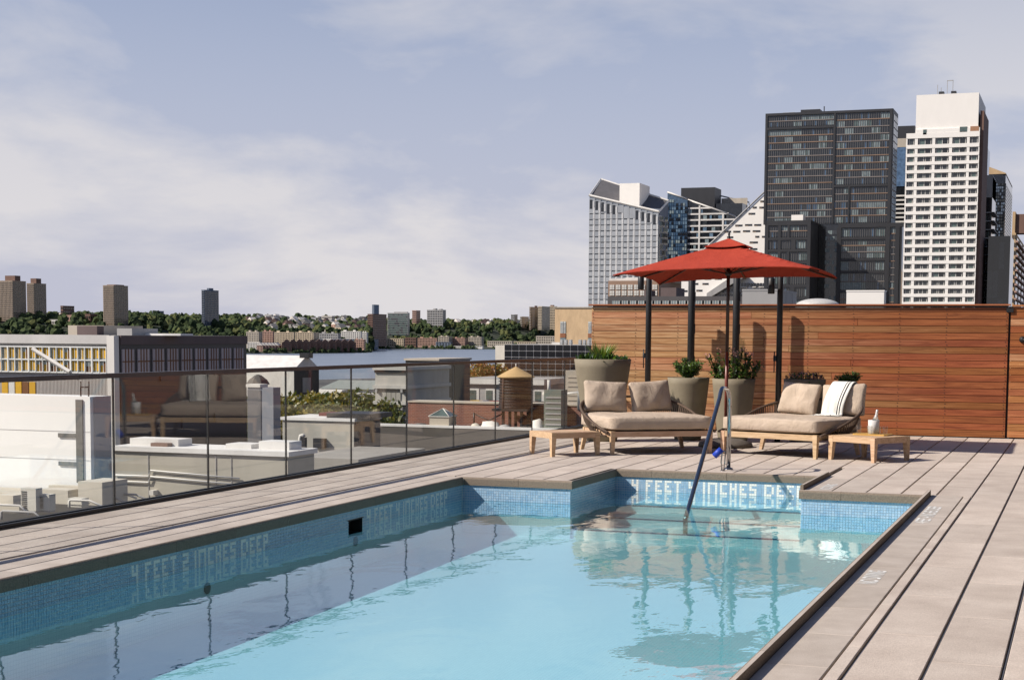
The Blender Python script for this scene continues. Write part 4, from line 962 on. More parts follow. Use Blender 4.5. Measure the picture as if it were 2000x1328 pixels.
wf = [ # waterfront row: x0, xs, x1, ytop, Y0, wall, nc, nr, label, name
 (481, 505, 513, 649, 2070, W_beige, 7, 9, 'beige waterfront block at the left end of the row'), (483, 506, 508, 669, 2040, W_white, 7, 4, 'low white block in front of the beige waterfront block'),
 (513, 533, 536, 648, 2110, W_pink, 6, 8, 'pink brick waterfront block between two beige blocks'), (536, 574, 576, 650, 2075, W_cream, 12, 8, 'left half of the long cream waterfront block'), (577, 612, 622, 650, 2080, W_cream, 10, 8, 'right half of the long cream waterfront block with a dark end'),
 (623, 660, 666, 652, 2300, W_grey, 10, 6, 'grey-blue apartment block behind the low white waterfront block'), (623, 648, 692, 663, 2120, W_white, 7, 4, 'low white waterfront block with a long dark side'),
 (666, 704, 707, 648, 2320, W_white, 10, 8, 'tall white waterfront block left of the brown tower'), (707, 716, 719, 650, 2350, W_white, 3, 8, 'narrow white block directly below the brown tower'), (719, 745, 756, 646, 2360, W_beige, 7, 8, 'pale stepped block under the brown slab tower'),
 (693, 711, 714, 664, 2230, W_pink, 5, 5, 'brick waterfront block with white trim near the point'), (713, 727, 739, 664, 2260, W_slate, 4, 4, 'dark glassy low block on the waterfront point'), (740, 748, 756, 661, 2500, W_beige, 2, 5, 'thin beige stair block by the waterfront point'),
 (756, 788, 791, 662, 2560, W_cream, 8, 4, 'low cream block with rows of wide windows by the water'), (791, 812, 816, 660, 2720, W_brown, 6, 3, 'brown brick block left of the long pink block'),
 (816, 853, 856, 661, 2800, W_pink, 12, 5, 'left part of the long pink waterfront block'), (856, 876, 884, 658, 2800, W_beige, 6, 5, 'middle part of the long pink waterfront block'), (884, 908, 915, 661, 2800, W_pink, 8, 5, 'right part of the long pink waterfront block'), (915, 940, 945, 659, 2810, W_beige, 8, 5, 'end block of the long pink waterfront row with pale bays'),
 (851, 880, 883, 669, 2740, W_slate, 5, 2, 'low blue boxy pavilion before the long pink block'), (1047, 1083, 1090, 657, 3300, W_beige, 10, 4, 'beige block at the foot of the wooded hill beside the tan building'), (952, 1000, 1003, 667, 3150, W_beige, 12, 2, 'low pale strip of houses by the far water'), (1003, 1047, 1050, 668, 3200, W_cream, 12, 2, 'second low pale strip of houses by the far water')]
for x0, xs_, x1, yt, Y0, wl, nc, nr, lb in wf:
    of = 160 if (yt < 651 and 660 < x0 < 760) or 'behind' in lb else (55 if nr <= 4 else 90)
    far_block('waterfront_block', lb, 'apartment block', x0, xs_, x1, yt, Y0, wl, nc, nr, fw=0.5, fh=0.5, off=of, cap=((0.1, 0.25, 0.3, 0.7, 3, wl), (0.6, 0.72, 0.3, 0.7, 3, wl)) if nr > 4 else None)
ft = far_block('ferry_terminal', 'long low white ferry terminal on the far waterfront', 'ferry terminal', 846, 942, 945, 677, 2690, W_white, 20, 1, fw=0.8, fh=0.4, z0=-26, off=18)
# gabled waterfront town houses
def gable_house(name, label, u, s, w_, h_, dp, wall, roof, group, ang):
    p = far_pt(u, s); t = thing(name, label, 'house', (p.x, p.y, p.z-1.0), ang, group)
    q = MB(); q.box(-w_/2, w_/2, -dp/2, dp/2, 0, h_+1); q.build('wall', wall, t)
    q = MB(); q.prism([(-w_/2-0.4, h_+1), (w_/2+0.4, h_+1), (0, h_+1+w_*0.45)], -dp/2-0.4, dp/2+0.4, axis='y'); q.build('roof', roof, t)
    q = MB(); grid(q, 'f', -dp/2, -w_/2, w_/2, 1.5, h_, 2, max(1, int(h_/3)), 0.3, 0.4, 0.15); q.build('window_grid', G_dark, t, kind='stuff')
    return t
W_redroof = wmat('roof_brown_shingle', (0.10, 0.06, 0.05)); W_greyroof = wmat('roof_grey_shingle', (0.20, 0.19, 0.18)); W_palew = wmat('wall_pale_plaster', (0.68, 0.62, 0.55))
ORD = ('first', 'second', 'third', 'fourth', 'fifth', 'sixth', 'seventh', 'eighth', 'ninth', 'tenth', 'eleventh')
for k in range(6):
    gable_house('town_house', '%s from the left in the row of pink gabled waterfront town houses' % ORD[k], 510+6.2*k, 35, 9, 9, 14, W_pink, W_palew, 'pink waterfront town houses', 0.2)
for k in range(11):
    gable_house('town_house', '%s from the left in the long row of dark brown gabled town houses' % ORD[k], 560+12.5*k, 30+2*(k % 3), 15, 12, 22, W_brown, W_redroof, 'brown waterfront town houses', 0.5)
hr_ = random.Random(21)
spots = []
for k in range(150):
    if k < 95: u = hr_.uniform(485, 715); s = hr_.uniform(430, 1250)
    elif k < 125: u = hr_.uniform(800, 960); s = hr_.uniform(480, 900)
    elif k < 140: u = hr_.uniform(980, 1085); s = hr_.uniform(560, 900)
    else: u = hr_.uniform(100, 400); s = hr_.uniform(500, 1000)
    spots.append((u, s))
    wl_, wn_ = hr_.choice(((W_palew, 'pale plastered'), (W_palew, 'pale plastered'), (W_white, 'white-walled'), (W_cream, 'cream-walled'), (W_pink, 'pink-walled'))); rf_, rn_ = hr_.choice(((W_greyroof, 'grey'), (W_redroof, 'dark brown'), (W_palew, 'pale')))
    gable_house('hillside_house', 'small %s house with a %s roof among the far hillside trees' % (wn_, rn_), u, s, hr_.uniform(9, 17), hr_.uniform(6, 11), hr_.uniform(9, 18), wl_, rf_, 'houses on the far hillside', hr_.uniform(-0.6, 0.6))
far_block('school_building', 'broad pale school building high on the hillside', 'building', 628, 648, 654, 618, 3000, W_palew, 8, 3, ybot=632)
far_block('school_building', 'smaller pale flat-roofed building at the left of the hillside', 'building', 517, 530, 533, 615, 2900, W_white, 5, 3, ybot=626)
far_block('brick_block', 'red brick block among the hillside houses', 'apartment block', 580, 596, 606, 633, 2500, W_brown, 5, 3, ybot=645)

# --- woods on the far shore
def ico():
    p = (1+5**0.5)/2; v = [Vector(a).normalized() for a in ((-1,p,0),(1,p,0),(-1,-p,0),(1,-p,0),(0,-1,p),(0,1,p),(0,-1,-p),(0,1,-p),(p,0,-1),(p,0,1),(-p,0,-1),(-p,0,1))]
    f = [(0,11,5),(0,5,1),(0,1,7),(0,7,10),(0,10,11),(1,5,9),(5,11,4),(11,10,2),(10,7,6),(7,1,8),(3,9,4),(3,4,2),(3,2,6),(3,6,8),(3,8,9),(4,9,5),(2,4,11),(6,2,10),(8,6,7),(9,8,1)]
    c = {}; nf = []
    def mid(a, b):
        k = (min(a, b), max(a, b))
        if k not in c: c[k] = len(v); v.append(((v[a]+v[b])/2).normalized())
        return c[k]
    for a, b, d in f:
        x, y, z = mid(a, b), mid(b, d), mid(d, a); nf += [(a, x, z), (b, y, x), (d, z, y), (x, y, z)]
    return v, nf
IV, IF = ico()
W_wood = [mat('far_foliage_dark', (0.022, 0.034, 0.017), (0.04, 0.056, 0.025), rough=1, scale=0.15, spec=0.1), mat('far_foliage_mid', (0.04, 0.056, 0.024), (0.065, 0.084, 0.034), rough=1, scale=0.15, spec=0.1), mat('far_foliage_olive', (0.07, 0.08, 0.03), (0.10, 0.105, 0.042), rough=1, scale=0.15, spec=0.1)]  # far greens lightened a little in place of haze
wd = MB(); wr = random.Random(5)
def blob(mb, c, r_, m, rr):
    b = len(mb.v); sz = rr.uniform(0.8, 1.25)
    for v in IV:
        k = r_*rr.uniform(0.55, 1.22); mb.v.append((c.x+v.x*k, c.y+v.y*k, c.z+v.z*k*sz))
    for f in IF: mb.face([b+i for i in f], m, False)
for k in range(6200):
    u = wr.uniform(-150, 1260); s = 130 + 1300*wr.random()**1.25
    if 480 < u < 725 and s > 430 and wr.random() < 0.45: continue
    if any(abs(u-a) < 4 and -60 < s-b < 12 for a, b in spots) and wr.random() < 0.85: continue
    p = far_pt(u, s); r_ = wr.choice((wr.uniform(3, 5), wr.uniform(4.5, 8.5), wr.uniform(6, 9.5)))
    blob(wd, Vector((p.x, p.y, p.z+r_*0.75)), r_, wr.choice((0, 0, 1, 1, 2)), wr)
for k in range(1500):
    u = wr.uniform(-1500, -150); s = 20 + 1000*wr.random()**1.3; p = far_pt(u, s); r_ = wr.uniform(5, 10); blob(wd, Vector((p.x, p.y, p.z+r_*0.75)), r_, wr.choice((0, 0, 1, 1, 2)), wr)
for k in range(150):
    u = wr.uniform(470, 1000); s = wr.uniform(4, 25); p = far_pt(u, s); r_ = wr.uniform(2.2, 4.2); blob(wd, Vector((p.x, p.y, p.z+r_*0.6)), r_, wr.choice((0, 1, 1)), wr)
wo_ = wd.build('far_woods', W_wood); wo_['kind'] = 'stuff'; wo_['label'] = 'dense green woods covering the far hillside'

# ------------------------------------------------------------------ towers on the right
def panel_grid_tower():
    # dark slab tower
    Y0 = 690.0
    def X(px, y=320): return PY(px, y, Y0).x
    def Z(py, px=1620): return PY(px, py, Y0).z
    X0, X1, Z1 = X(1493.5), X(1741), Z(217.5); Y1 = PX(1751.5, 300, X1).y
    t = thing('dark_tower', 'tall dark slab tower with a gridded facade and stepped lower wings', 'tower', ((X0+X1)/2, Y0+15, GZ)); P = Vector(t.location)
    def B(name, m, x0, x1, y0, y1, z0, z1, par=t, **k):
        q = MB(); q.box(x0-P.x, x1-P.x, y0-P.y, y1-P.y, z0-P.z, z1-P.z); return q.build(name, m, par, **k)
    B('core', G_dark, X0+0.5, X1-0.5, Y0+0.8, Y1-0.5, GZ, Z1-1)
    zs = Z(437)
    fr = lambda nm, a, b, c, d: B(nm, W_black, a, b, Y0-0.3, Y0+1.2, c, d)
    fr('frame', X0, X0+1.0, zs, Z1); fr('frame', X1-1.2, X1, zs, Z1); fr('frame', X0+1.0, X1-1.2, Z(222.5), Z1); fr('frame', X(1626.5), X(1630.5), zs, Z(222.5)); fr('frame', X0+1.0, X(1626.5), Z(250), Z(245.5)); fr('frame', X(1630.5), X1-1.2, Z(366.5), Z(362.5)); fr('frame', X(1658), X(1661), zs, Z(366.5))
    B('side_frame', W_black, X1, X1+0.2, Y0, Y1, zs, Z1)
    lr = random.Random(3)
    def bays(x0, x1, zt, zb, Yf, fl_, parent=t, nm='floor_band', warm=0.5):
        n = max(1, int(round((zt-zb)/fl_))); h = (zt-zb)/n; pw = 0.93; nc = max(1, int(round((x1-x0)/pw))); pw = (x1-x0)/nc
        pn = MB(); ml = MB()
        runs = lr.choice((0, 1))
        for j in range(n):
            z0 = zb+j*h; on = 0
            for i in range(nc):
                if i % 4 == 0: on = lr.random() < 0.24
                m = (1 if lr.random() < 0.75 else 2) if on else (0 if lr.random() < 0.9 else 3)
                a = x0+i*pw; pn.box(a+0.06-P.x, a+pw-0.06-P.x, Yf+0.35-P.y, Yf+0.6-P.y, z0+0.35-P.z, z0+h-0.15-P.z, m, skip='kb')
            if j: B(nm, M_bandc if lr.random() < warm else M_bandg, x0, x1, Yf+0.05, Yf+0.7, z0-0.02, z0+0.34, parent)
        for i in range(1, nc):
            a = x0+i*pw; ml.box(a-0.07-P.x, a+0.07-P.x, Yf+0.18-P.y, Yf+0.5-P.y, zb-P.z, zt-P.z)
        pn.build('window_panes', [G_dark, G_curt, G_green, G_blue], parent, kind='stuff'); ml.build('mullions', M_mul, parent, kind='stuff')
    M_bandc = wmat('copper_floor_band', (0.25, 0.165, 0.115)); M_bandg = wmat('grey_floor_band', (0.21, 0.18, 0.165)); M_mul = wmat('grey_mullion', (0.16, 0.155, 0.15))
    F = Z(300)-Z(313.35)
    bays(X0+1.0, X(1626.5), Z(222.5), Z(245.5), Y0, F*0.9); bays(X0+1.0, X(1626.5), Z(250), zs, Y0, F)
    bays(X(1630.5), X1-1.2, Z(222.5), Z(362.5), Y0, F); bays(X(1630.5), X(1658), Z(366.5), zs, Y0, F); bays(X(1661), X1-1.2, Z(366.5), zs, Y0, F)
    q = MB()
    for j in range(17):
        z0 = Z1-1.5-(j+1)*F
        for i in range(3): y0 = Y0+2+i*(Y1-Y0-3)/3; q.box(X1+0.1-P.x, X1+0.35-P.x, y0-P.y, y0+(Y1-Y0-3)/3-0.8-P.y, z0-P.z, z0+F*0.8-P.z)
    q.build('side_windows', G_mid, t, kind='stuff')
    # right lower block
    Yr = Y0-3; xa, xb = PY(1636, 500, Yr).x, PY(1763, 500, Yr).x; zt = PY(1700, 436, Yr).z
    B('lower_block', G_dark, xa+0.5, xb-0.5, Yr+0.9, Y0+25, GZ, zt-0.6); B('frame', W_black, xa, xb, Yr-0.3, Yr+1.2, zt-1.8, zt)
    for px in (1638, 1733, 1752): x = PY(px, 500, Yr).x; B('frame', W_black, x-0.9, x+0.9, Yr-0.35, Yr+1.2, GZ+2, zt-1.8)
    zz = zt-1.8
    xr = [PY(1640.5, 500, Yr).x, PY(1731, 500, Yr).x]
    for k, yb in enumerate((463, 505, 529, 567, 612)):
        zb = PY(1700, yb, Yr).z; bays(xr[0], xr[1], zz, zb, Yr, F); B('frame', W_black, xr[0]-0.2, xr[1]+0.2, Yr-0.28, Yr+1.1, zb-1.0, zb); zz = zb-1.0
    bays(PY(1735.5, 500, Yr).x, PY(1750, 500, Yr).x, zt-1.8, GZ+30, Yr, F)
    # left wing reaching forward
    Yw = Y0-22; wa, wb = PY(1495.5, 500, Yw).x, PY(1582.5, 500, Yw).x; zt = PY(1540, 431, Yw).z
    B('wing', G_dark, wa+0.5, wb-0.5, Yw+0.9, Y0+2, GZ, zt-0.6); B('wing_side', W_black, wb-0.5, wb, Yw+0.5, Y0-0.5, GZ, zt)
    B('frame', W_black, wa, wb, Yw-0.3, Yw+1.2, zt-2.0, zt); B('frame', W_black, wa, wa+1.0, Yw-0.32, Yw+1.2, GZ+2, zt-2.0); B('frame', W_black, wb-1.4, wb+0.02, Yw-0.32, Yw+1.2, GZ+2, zt-2.0)
    zz = zt-2.0; cols = ((1500, 1519), (1524.5, 1537), (1541.5, 1577)); cols2 = ((1500, 1519), (1524.5, 1545), (1553.5, 1577))
    for k, yb in enumerate((464, 487, 510, 532, 556, 580, 603)):
        zb = PY(1540, yb, Yw).z; cs = cols if k % 2 == 0 else cols2
        for a, b in cs: bays(PY(a, 500, Yw).x, PY(b, 500, Yw).x, zz, zb, Yw, F*0.95, warm=0.3)
        B('frame', W_black, wa+1.0, wb-1.4, Yw-0.28, Yw+1.1, zb-1.1, zb)
        for (a, b), (c, d) in zip(cs, cs[1:]): B('frame', W_black, PY(b, 500, Yw).x, PY(c, 500, Yw).x, Yw-0.26, Yw+1.1, zb, zz)
        zz = zb-1.1
    B('roof_house', W_pure, PY(1543, 431, Yw).x, PY(1566, 431, Yw).x, Yw+3, Yw+9, zt, PY(1550, 419, Yw).z)
    # recess between wing and block
    B('recess_glass', G_dark, wb+0.1, xa-0.05, Y0-1.5, Y0+2, GZ, PY(1610, 441, Y0).z)
    q = MB(); x0, x1 = PY(1612, 500, Y0).x, xa-0.6
    for j in range(13):
        for i in range(5): z0 = PY(1610, 458+11.6*j, Y0-1.5).z; a = x0+(x1-x0)*i/5; q.box(a+0.1-P.x, a+(x1-x0)/5-0.1-P.x, Y0-1.7-P.y, Y0-1.5-P.y, z0-P.z, z0+1.6-P.z, lr.choice((0, 0, 1)))
    q.build('recess_windows', [G_mid, G_curt], t, kind='stuff')
    # rooftop plant
    B('roof_plant', W_black, X(1557), X(1595), Y0+6, Y0+14, Z1, Z1+1.9); B('roof_plant', W_grey, X(1522), X(1545), Y0+6, Y0+14, Z1, Z1+1.0); B('vent_pipe', W_black, X(1602), X(1603.4), Y0+6, Y0+7, Z1, Z1+3.0)
panel_grid_tower()

def white_tower():
    Y0 = 600.0
    def X(px, y=430): return PY(px, y, Y0).x
    def Z(py, px=1838): return PY(px, py, Y0).z
    X0, X1 = X(1766), X(1908.5); Z1 = Z(259); Y1 = Y0+40
    t = thing('white_tower', 'bright white apartment tower with rows of wide dark windows', 'tower', ((X0+X1)/2, Y0+15, GZ)); P = Vector(t.location)
    def B(name, m, x0, x1, y0, y1, z0, z1): q = MB(); q.box(x0-P.x, x1-P.x, y0-P.y, y1-P.y, z0-P.z, z1-P.z); return q.build(name, m, t)
    B('core', W_beige, X0+0.6, X1-0.05, Y0+1.0, Y1, GZ, Z1-0.5)
    B('side_wall', W_brown, X1-0.04, X1+1.2, Y0+1.2, Y0+30, GZ, Z(219))
    B('crown', W_pure, X(1789, 220)+0.0, X(1912, 300)-0.6, Y0+0.4, Y1, Z1-0.4, Z(183.5, 1850)); B('crown_base', W_pure, X(1789, 260), X1, Y0-0.2, Y0+1.0, Z1-0.4, Z(252))
    for (a, b, c, d) in ((1803, 1810, 252.5, 262.5), (1874.5, 1889, 249.8, 260)):
        B('crown_window', G_green, X(a, 256), X(b, 256), Y0-0.25, Y0+0.3, Z(d), Z(c))
    B('crown_loggia', wmat('loggia_clay', (0.35, 0.18, 0.10)), X(1895, 256), X(1912, 256), Y0-0.24, Y0+0.3, Z(259), Z(249.5))
    cols = [(1772.5, 1787), (1792.7, 1821), (1826.7, 1854), (1860, 1888.5), (1894, 1912.5)]
    cols = [(X(a, 275), X(b, 275)) for a, b in cols]; cols[-1] = (cols[-1][0], X1-0.35)
    rows = [(269.3, 282.0)] + [(289.2+16.15*k, 289.2+16.15*k+10.0) for k in range(20)]
    rows = [(Z(a), Z(b)) for a, b in rows]
    lastz = Z1
    for zt, zb in rows:
        B('spandrel', W_pure, X0, X1, Y0-0.25, Y0+0.95, zt, lastz); lastz = zb
    B('spandrel', W_pure, X0, X1, Y0-0.25, Y0+0.95, GZ, lastz)
    zlow = rows[-1][1]
    edges = [X0] + [v for c in cols for v in c] + [X1]
    for i in range(0, len(edges), 2):
        if edges[i+1]-edges[i] > 0.1: B('pier', W_pure, edges[i], edges[i+1], Y0-0.15, Y0+0.95, zlow, rows[0][0])
    lr = random.Random(12); cache = {}
    M_fr = wmat('pale_window_frame', (0.45, 0.44, 0.41))
    for ci, (a, b) in enumerate(cols):
        for ri, (zt, zb) in enumerate(rows):
            v = lr.choice((0, 0, 0, 1, 1, 2)) if 3 < ri < 17 else lr.choice((0, 1, 1, 2))
            key = (ci, ri == 0, v)
            if key not in cache:
                w_, h = b-a, zt-zb; q = MB(); q.box(-w_/2, w_/2, 0.0, 0.2, 0, h, 0, skip='kblr')
                cuts = [(0.10, 0.42, 0.55, 0.90), (0.10, 0.5, 0.9), (0.08, 0.33, 0.60, 0.92)][v] if w_ > 4 else (0.25, 0.85)
                for c in cuts: x = -w_/2+w_*c; q.box(x-0.12, x+0.12, -0.12, 0.1, 0, h, 1)
                q.box(-w_/2, w_/2, -0.1, 0.1, 0, 0.12, 1)
                if v: c0, c1 = (cuts[0], cuts[1]) if v == 1 else (cuts[-2], cuts[-1]); q.box(-w_/2+w_*c0+0.15, -w_/2+w_*c1-0.15, -0.05, 0.0, h*0.05, h, 2)
                cache[key] = q.mesh('window', [G_mid if v != 1 else G_dark, M_fr, G_green if v == 1 else G_mid])
            add('window', cache[key], t, ((a+b)/2-P.x, Y0+0.45-P.y, zb-P.z))
    q = MB()
    for px, h in ((1829, 4), (1836, 3), (1848, 5.5), (1859, 5.5)): x = X(px, 184); q.box(x-0.1-P.x, x+0.1-P.x, Y0+4-P.y, Y0+4.2-P.y, Z(184, 1850)-P.z, Z(184, 1850)+h-P.z)
    x = X(1848, 184); q.box(x-P.x, X(1859, 184)-P.x, Y0+4-P.y, Y0+4.2-P.y, Z(184, 1850)+5.2-P.z, Z(184, 1850)+5.5-P.z); q.build('antenna', W_grey, t)
    B('roof_plant', W_black, X(1832, 184), X(1842, 184), Y0+3, Y0+6, Z(184, 1850), Z(184, 1850)+1.4); B('roof_plant', W_black, X(1856, 184), X(1866, 184), Y0+3, Y0+6, Z(184, 1850), Z(184, 1850)+1.4)
white_tower()

def slant_tower():
    # pale panelled tower with a tilted roof
    Y0 = 840.0
    def pt(px, py, Y=Y0): return PY(px, py, Y)
    X0, X1 = pt(1150.5, 480).x, pt(1285.5, 480).x; Y1 = PX(1304.5, 480, X1).y
    t = thing('slant_roof_tower', 'pale panelled tower with a tilted roof left of the parasol top', 'tower', ((X0+X1)/2, (Y0+Y1)/2, GZ)); P = Vector(t.location)
    zl, zr = pt(1152, 384.5).z, pt(1286, 416).z; zbl, zbr = PY(1180, 353, Y1).z, PY(1304, 395, Y1).z
    q = MB(); a, b, c, d = X0-P.x, X1-P.x, Y0-P.y, Y1-P.y
    q.hexa([(a, c, 0), (b, c, 0), (b, d, 0), (a, d, 0), (a, c, zl-P.z), (b, c, zr-P.z), (b, d, zbr-P.z), (a, d, zbl-P.z)]); q.build('core', W_slate, t)
    M_rf = wmat('dark_sloped_roof', (0.11, 0.105, 0.11)); q = MB(); e = 0.4
    q.hexa([(a+1, c+1, zl-P.z-0.6), (b-1, c+1, zr-P.z-0.6), (b-1, d-1, zbr-P.z-0.6), (a+1, d-1, zbl-P.z-0.6), (a+1, c+1, zl-P.z+e), (b-1, c+1, zr-P.z+e), (b-1, d-1, zbr-P.z+e), (a+1, d-1, zbl-P.z+e)]); q.build('roof', M_rf, t)
    cor = [Vector((a, c, zl-P.z+0.6)), Vector((b, c, zr-P.z+0.6)), Vector((b, d, zbr-P.z+0.6)), Vector((a, d, zbl-P.z+0.6))]
    for i in range(4): q = MB(); q.tube([cor[i], cor[(i+1) % 4]], 0.75, seg=4, sm=False); q.build('roof_edge', W_white, t)
    x0, x1 = pt(1209, 400).x, pt(1248, 400).x
    q = MB(); q.box(x0-P.x, x1-P.x, c+0.8, c+22, zr-P.z-2, pt(1230, 358).z-P.z); q.build('bulkhead', W_pure, t)
    # facade panels
    nc, FH = 12, pt(1200, 480).z-pt(1200, 491.2).z; pw = (X1-X0)/nc
    M_pan = [wmat('panel_pale_grey', (0.33, 0.345, 0.365), rough=0.35), wmat('panel_silver', (0.27, 0.29, 0.315), rough=0.3), wmat('panel_light', (0.38, 0.395, 0.41), rough=0.35)]
    M_st = wmat('panel_white_strip', (0.52, 0.52, 0.52)); var = []
    for v in range(3):
        q = MB(); q.box(0.02, pw-0.02, -0.5, 0.1, 0.0, FH-0.05, 0, skip='k'); q.box(pw*0.08, pw*0.66, -0.54, -0.4, FH-0.55, FH-0.05, 1); q.box(pw*0.68, pw*0.97, -0.62, -0.4, 0.0, FH*0.93, 2); q.box(pw*0.1, pw*0.6, -0.52, -0.4, FH*0.12, FH*0.72, 3)
        var.append(q.mesh('panel', [M_pan[v], G_dark, M_st, M_pan[(v+1) % 3]]))
    lr = random.Random(9)
    q = MB(); q.box(0.3, pw*0.55, -0.52, 0.1, 0.0, FH*1.6, 0); q.box(pw*0.6, pw*0.9, -0.55, 0.1, 0, FH*1.3, 1); slot = q.mesh('crown_slot', [G_dark, M_st])
    for i in range(nc):
        ztop = zl + (zr-zl)*(i+1)/nc; n = int((ztop-GZ-FH*1.2)/FH); zb = pt(1200, 600).z
        k0 = int((zb-12-GZ)/FH)
        for k in range(k0, n): add('panel', lr.choice(var), t, (X0+pw*i-P.x, Y0-P.y, k*FH))
        q = MB(); q.box(0.05, pw-0.05, -0.45, 0.1, n*FH, ztop-GZ-0.3); q.build('top_panel', M_pan[0], t, (X0+pw*i-P.x, Y0-P.y, 0))
        if i < 5 or i > 7: add('crown_slot', slot, t, (X0+pw*i-P.x, Y0-0.05-P.y, ztop-GZ-FH*1.7-0.6))
    q = MB(); n = 20
    for k in range(n): q.box(b-0.02, b+0.25, c+0.8, d-0.8, zr-P.z-4-k*FH, zr-P.z-4-k*FH+0.35)
    q.build('side_ledge', W_grey, t, kind='stuff')
    q = MB()
    for k in range(n):
        for j in range(6):
            if lr.random() < 0.7: y0 = c+1+(d-c-2)*j/6; q.box(b-0.02, b+0.15, y0, y0+(d-c-2)/6*0.8, zr-P.z-4-k*FH+0.5, zr-P.z-4-k*FH+FH*0.9, lr.choice((0, 0, 1)))
    q.build('side_windows', [G_dark, G_green], t, kind='stuff')
slant_tower()

def glass_tower():
    Y0 = 930.0
    def pt(px, py, Y=Y0): return PY(px, py, Y)
    X0, Xm, X1 = pt(1304, 450).x, pt(1343, 450).x, pt(1436, 450).x; Y1 = Y0+40
    t = thing('glass_tower', 'blue glass tower with white floor lines and a sloping roof edge', 'tower', ((X0+X1)/2, Y0+20, GZ)); P = Vector(t.location)
    z0, z1 = pt(1304, 377).z, pt(1436, 423).z; zm = z0+(z1-z0)*(Xm-X0)/(X1-X0)
    def pr(name, m, xa, xb, za, zb, ya, yb): q = MB(); q.prism([(xa-P.x, 0), (xb-P.x, 0), (xb-P.x, zb-P.z), (xa-P.x, za-P.z)], ya-P.y, yb-P.y); return q.build(name, m, t)
    pr('blue_face', G_blue, X0, Xm, z0, zm, Y0-1.5, Y1); pr('dark_face', G_dark, Xm+0.05, X1, zm, z1, Y0, Y1)
    q = MB(); q.tube([(X0-P.x, -20.5-1.3, z0-P.z+0.3), (Xm-P.x, -20.5-1.3, zm-P.z+0.3)], 0.5, seg=4); q.tube([(Xm-P.x, -20.3, zm-P.z), (X1-P.x, -20.3, z1-P.z)], 0.5, seg=4); q.build('roof_edge', W_white, t)
    lr = random.Random(2); FH = pt(1380, 450).z-pt(1380, 463).z
    for k in range(12):
        z = pt(1380, 408+11.6*k).z; fx = max(0, (z-z1)/(zm-z1)) if z > z1 else 0; xe = X1-(X1-Xm)*fx
        if xe-Xm > 4: q = MB(); q.box(Xm+0.1-P.x, xe-0.3-P.x, -20.5, -20.0, z-P.z, z-P.z+0.9); q.build('floor_line', W_white, t)
    for px in (1366, 1412): x = pt(px, 450).x; zz = zm+(z1-zm)*(x-Xm)/(X1-Xm)-1; q = MB(); q.box(x-0.5-P.x, x+0.5-P.x, -20.6, -20.0, 20, zz-P.z); q.build('vertical_line', W_white, t)
    q = MB()
    for j in range(26):
        for i in range(9):
            x = X0+(Xm-X0)*(i+0.1)/9; z = pt(1320, 396+7.2*j).z
            if z < z0-3+(zm-z0)*(i+1)/9 - 1: q.box(x-P.x, x+(Xm-X0)/9*0.75-P.x, -21.75, -21.5, z-P.z, z-P.z+1.7, lr.choice((0, 1, 1, 2, 3)))
    for j in range(11):
        for i in range(22):
            x = Xm+(X1-Xm)*(i+0.2)/22; z = pt(1380, 417+11.6*j).z
            if lr.random() < 0.35 and z+3 < zm+(z1-zm)*(i+1)/22: q.box(x-P.x, x+2.2-P.x, -20.2, -20.0, z-P.z, z+2.4-P.z, lr.choice((0, 2, 4)))
    q.build('window_panes', [G_curt, G_blue, window_glass('glass_sky', (0.16, 0.24, 0.32)), G_dark, G_mid], t, kind='stuff')
    q = MB(); q.box(pt(1314, 400).x-P.x, pt(1381, 400).x-P.x, 0, 18, z1-P.z-3, pt(1340, 361).z-P.z); q.build('roof_plant', W_black, t)
    q = MB(); q.box(pt(1381.5, 400).x-P.x, pt(1435, 400).x-P.x, 2, 18, z1-P.z-3, pt(1400, 392).z-P.z); q.build('roof_plant', G_dark, t)
    q = MB(); e = pt(1314, 357); q.tube([(e.x-P.x, 19, e.z-P.z), (pt(1437, 385).x-P.x, 19, pt(1437, 385).z-P.z), (pt(1440, 420).x-P.x, 19, pt(1440, 420).z-P.z)], 0.45, seg=4); q.build('roof_screen', W_grey, t)
    q = MB(); q.box(pt(1381.5, 400).x-P.x, pt(1434, 400).x-P.x, 18.2, 18.6, z1-P.z, pt(1400, 377).z-P.z); q.build('roof_screen', W_beige, t)
glass_tower()

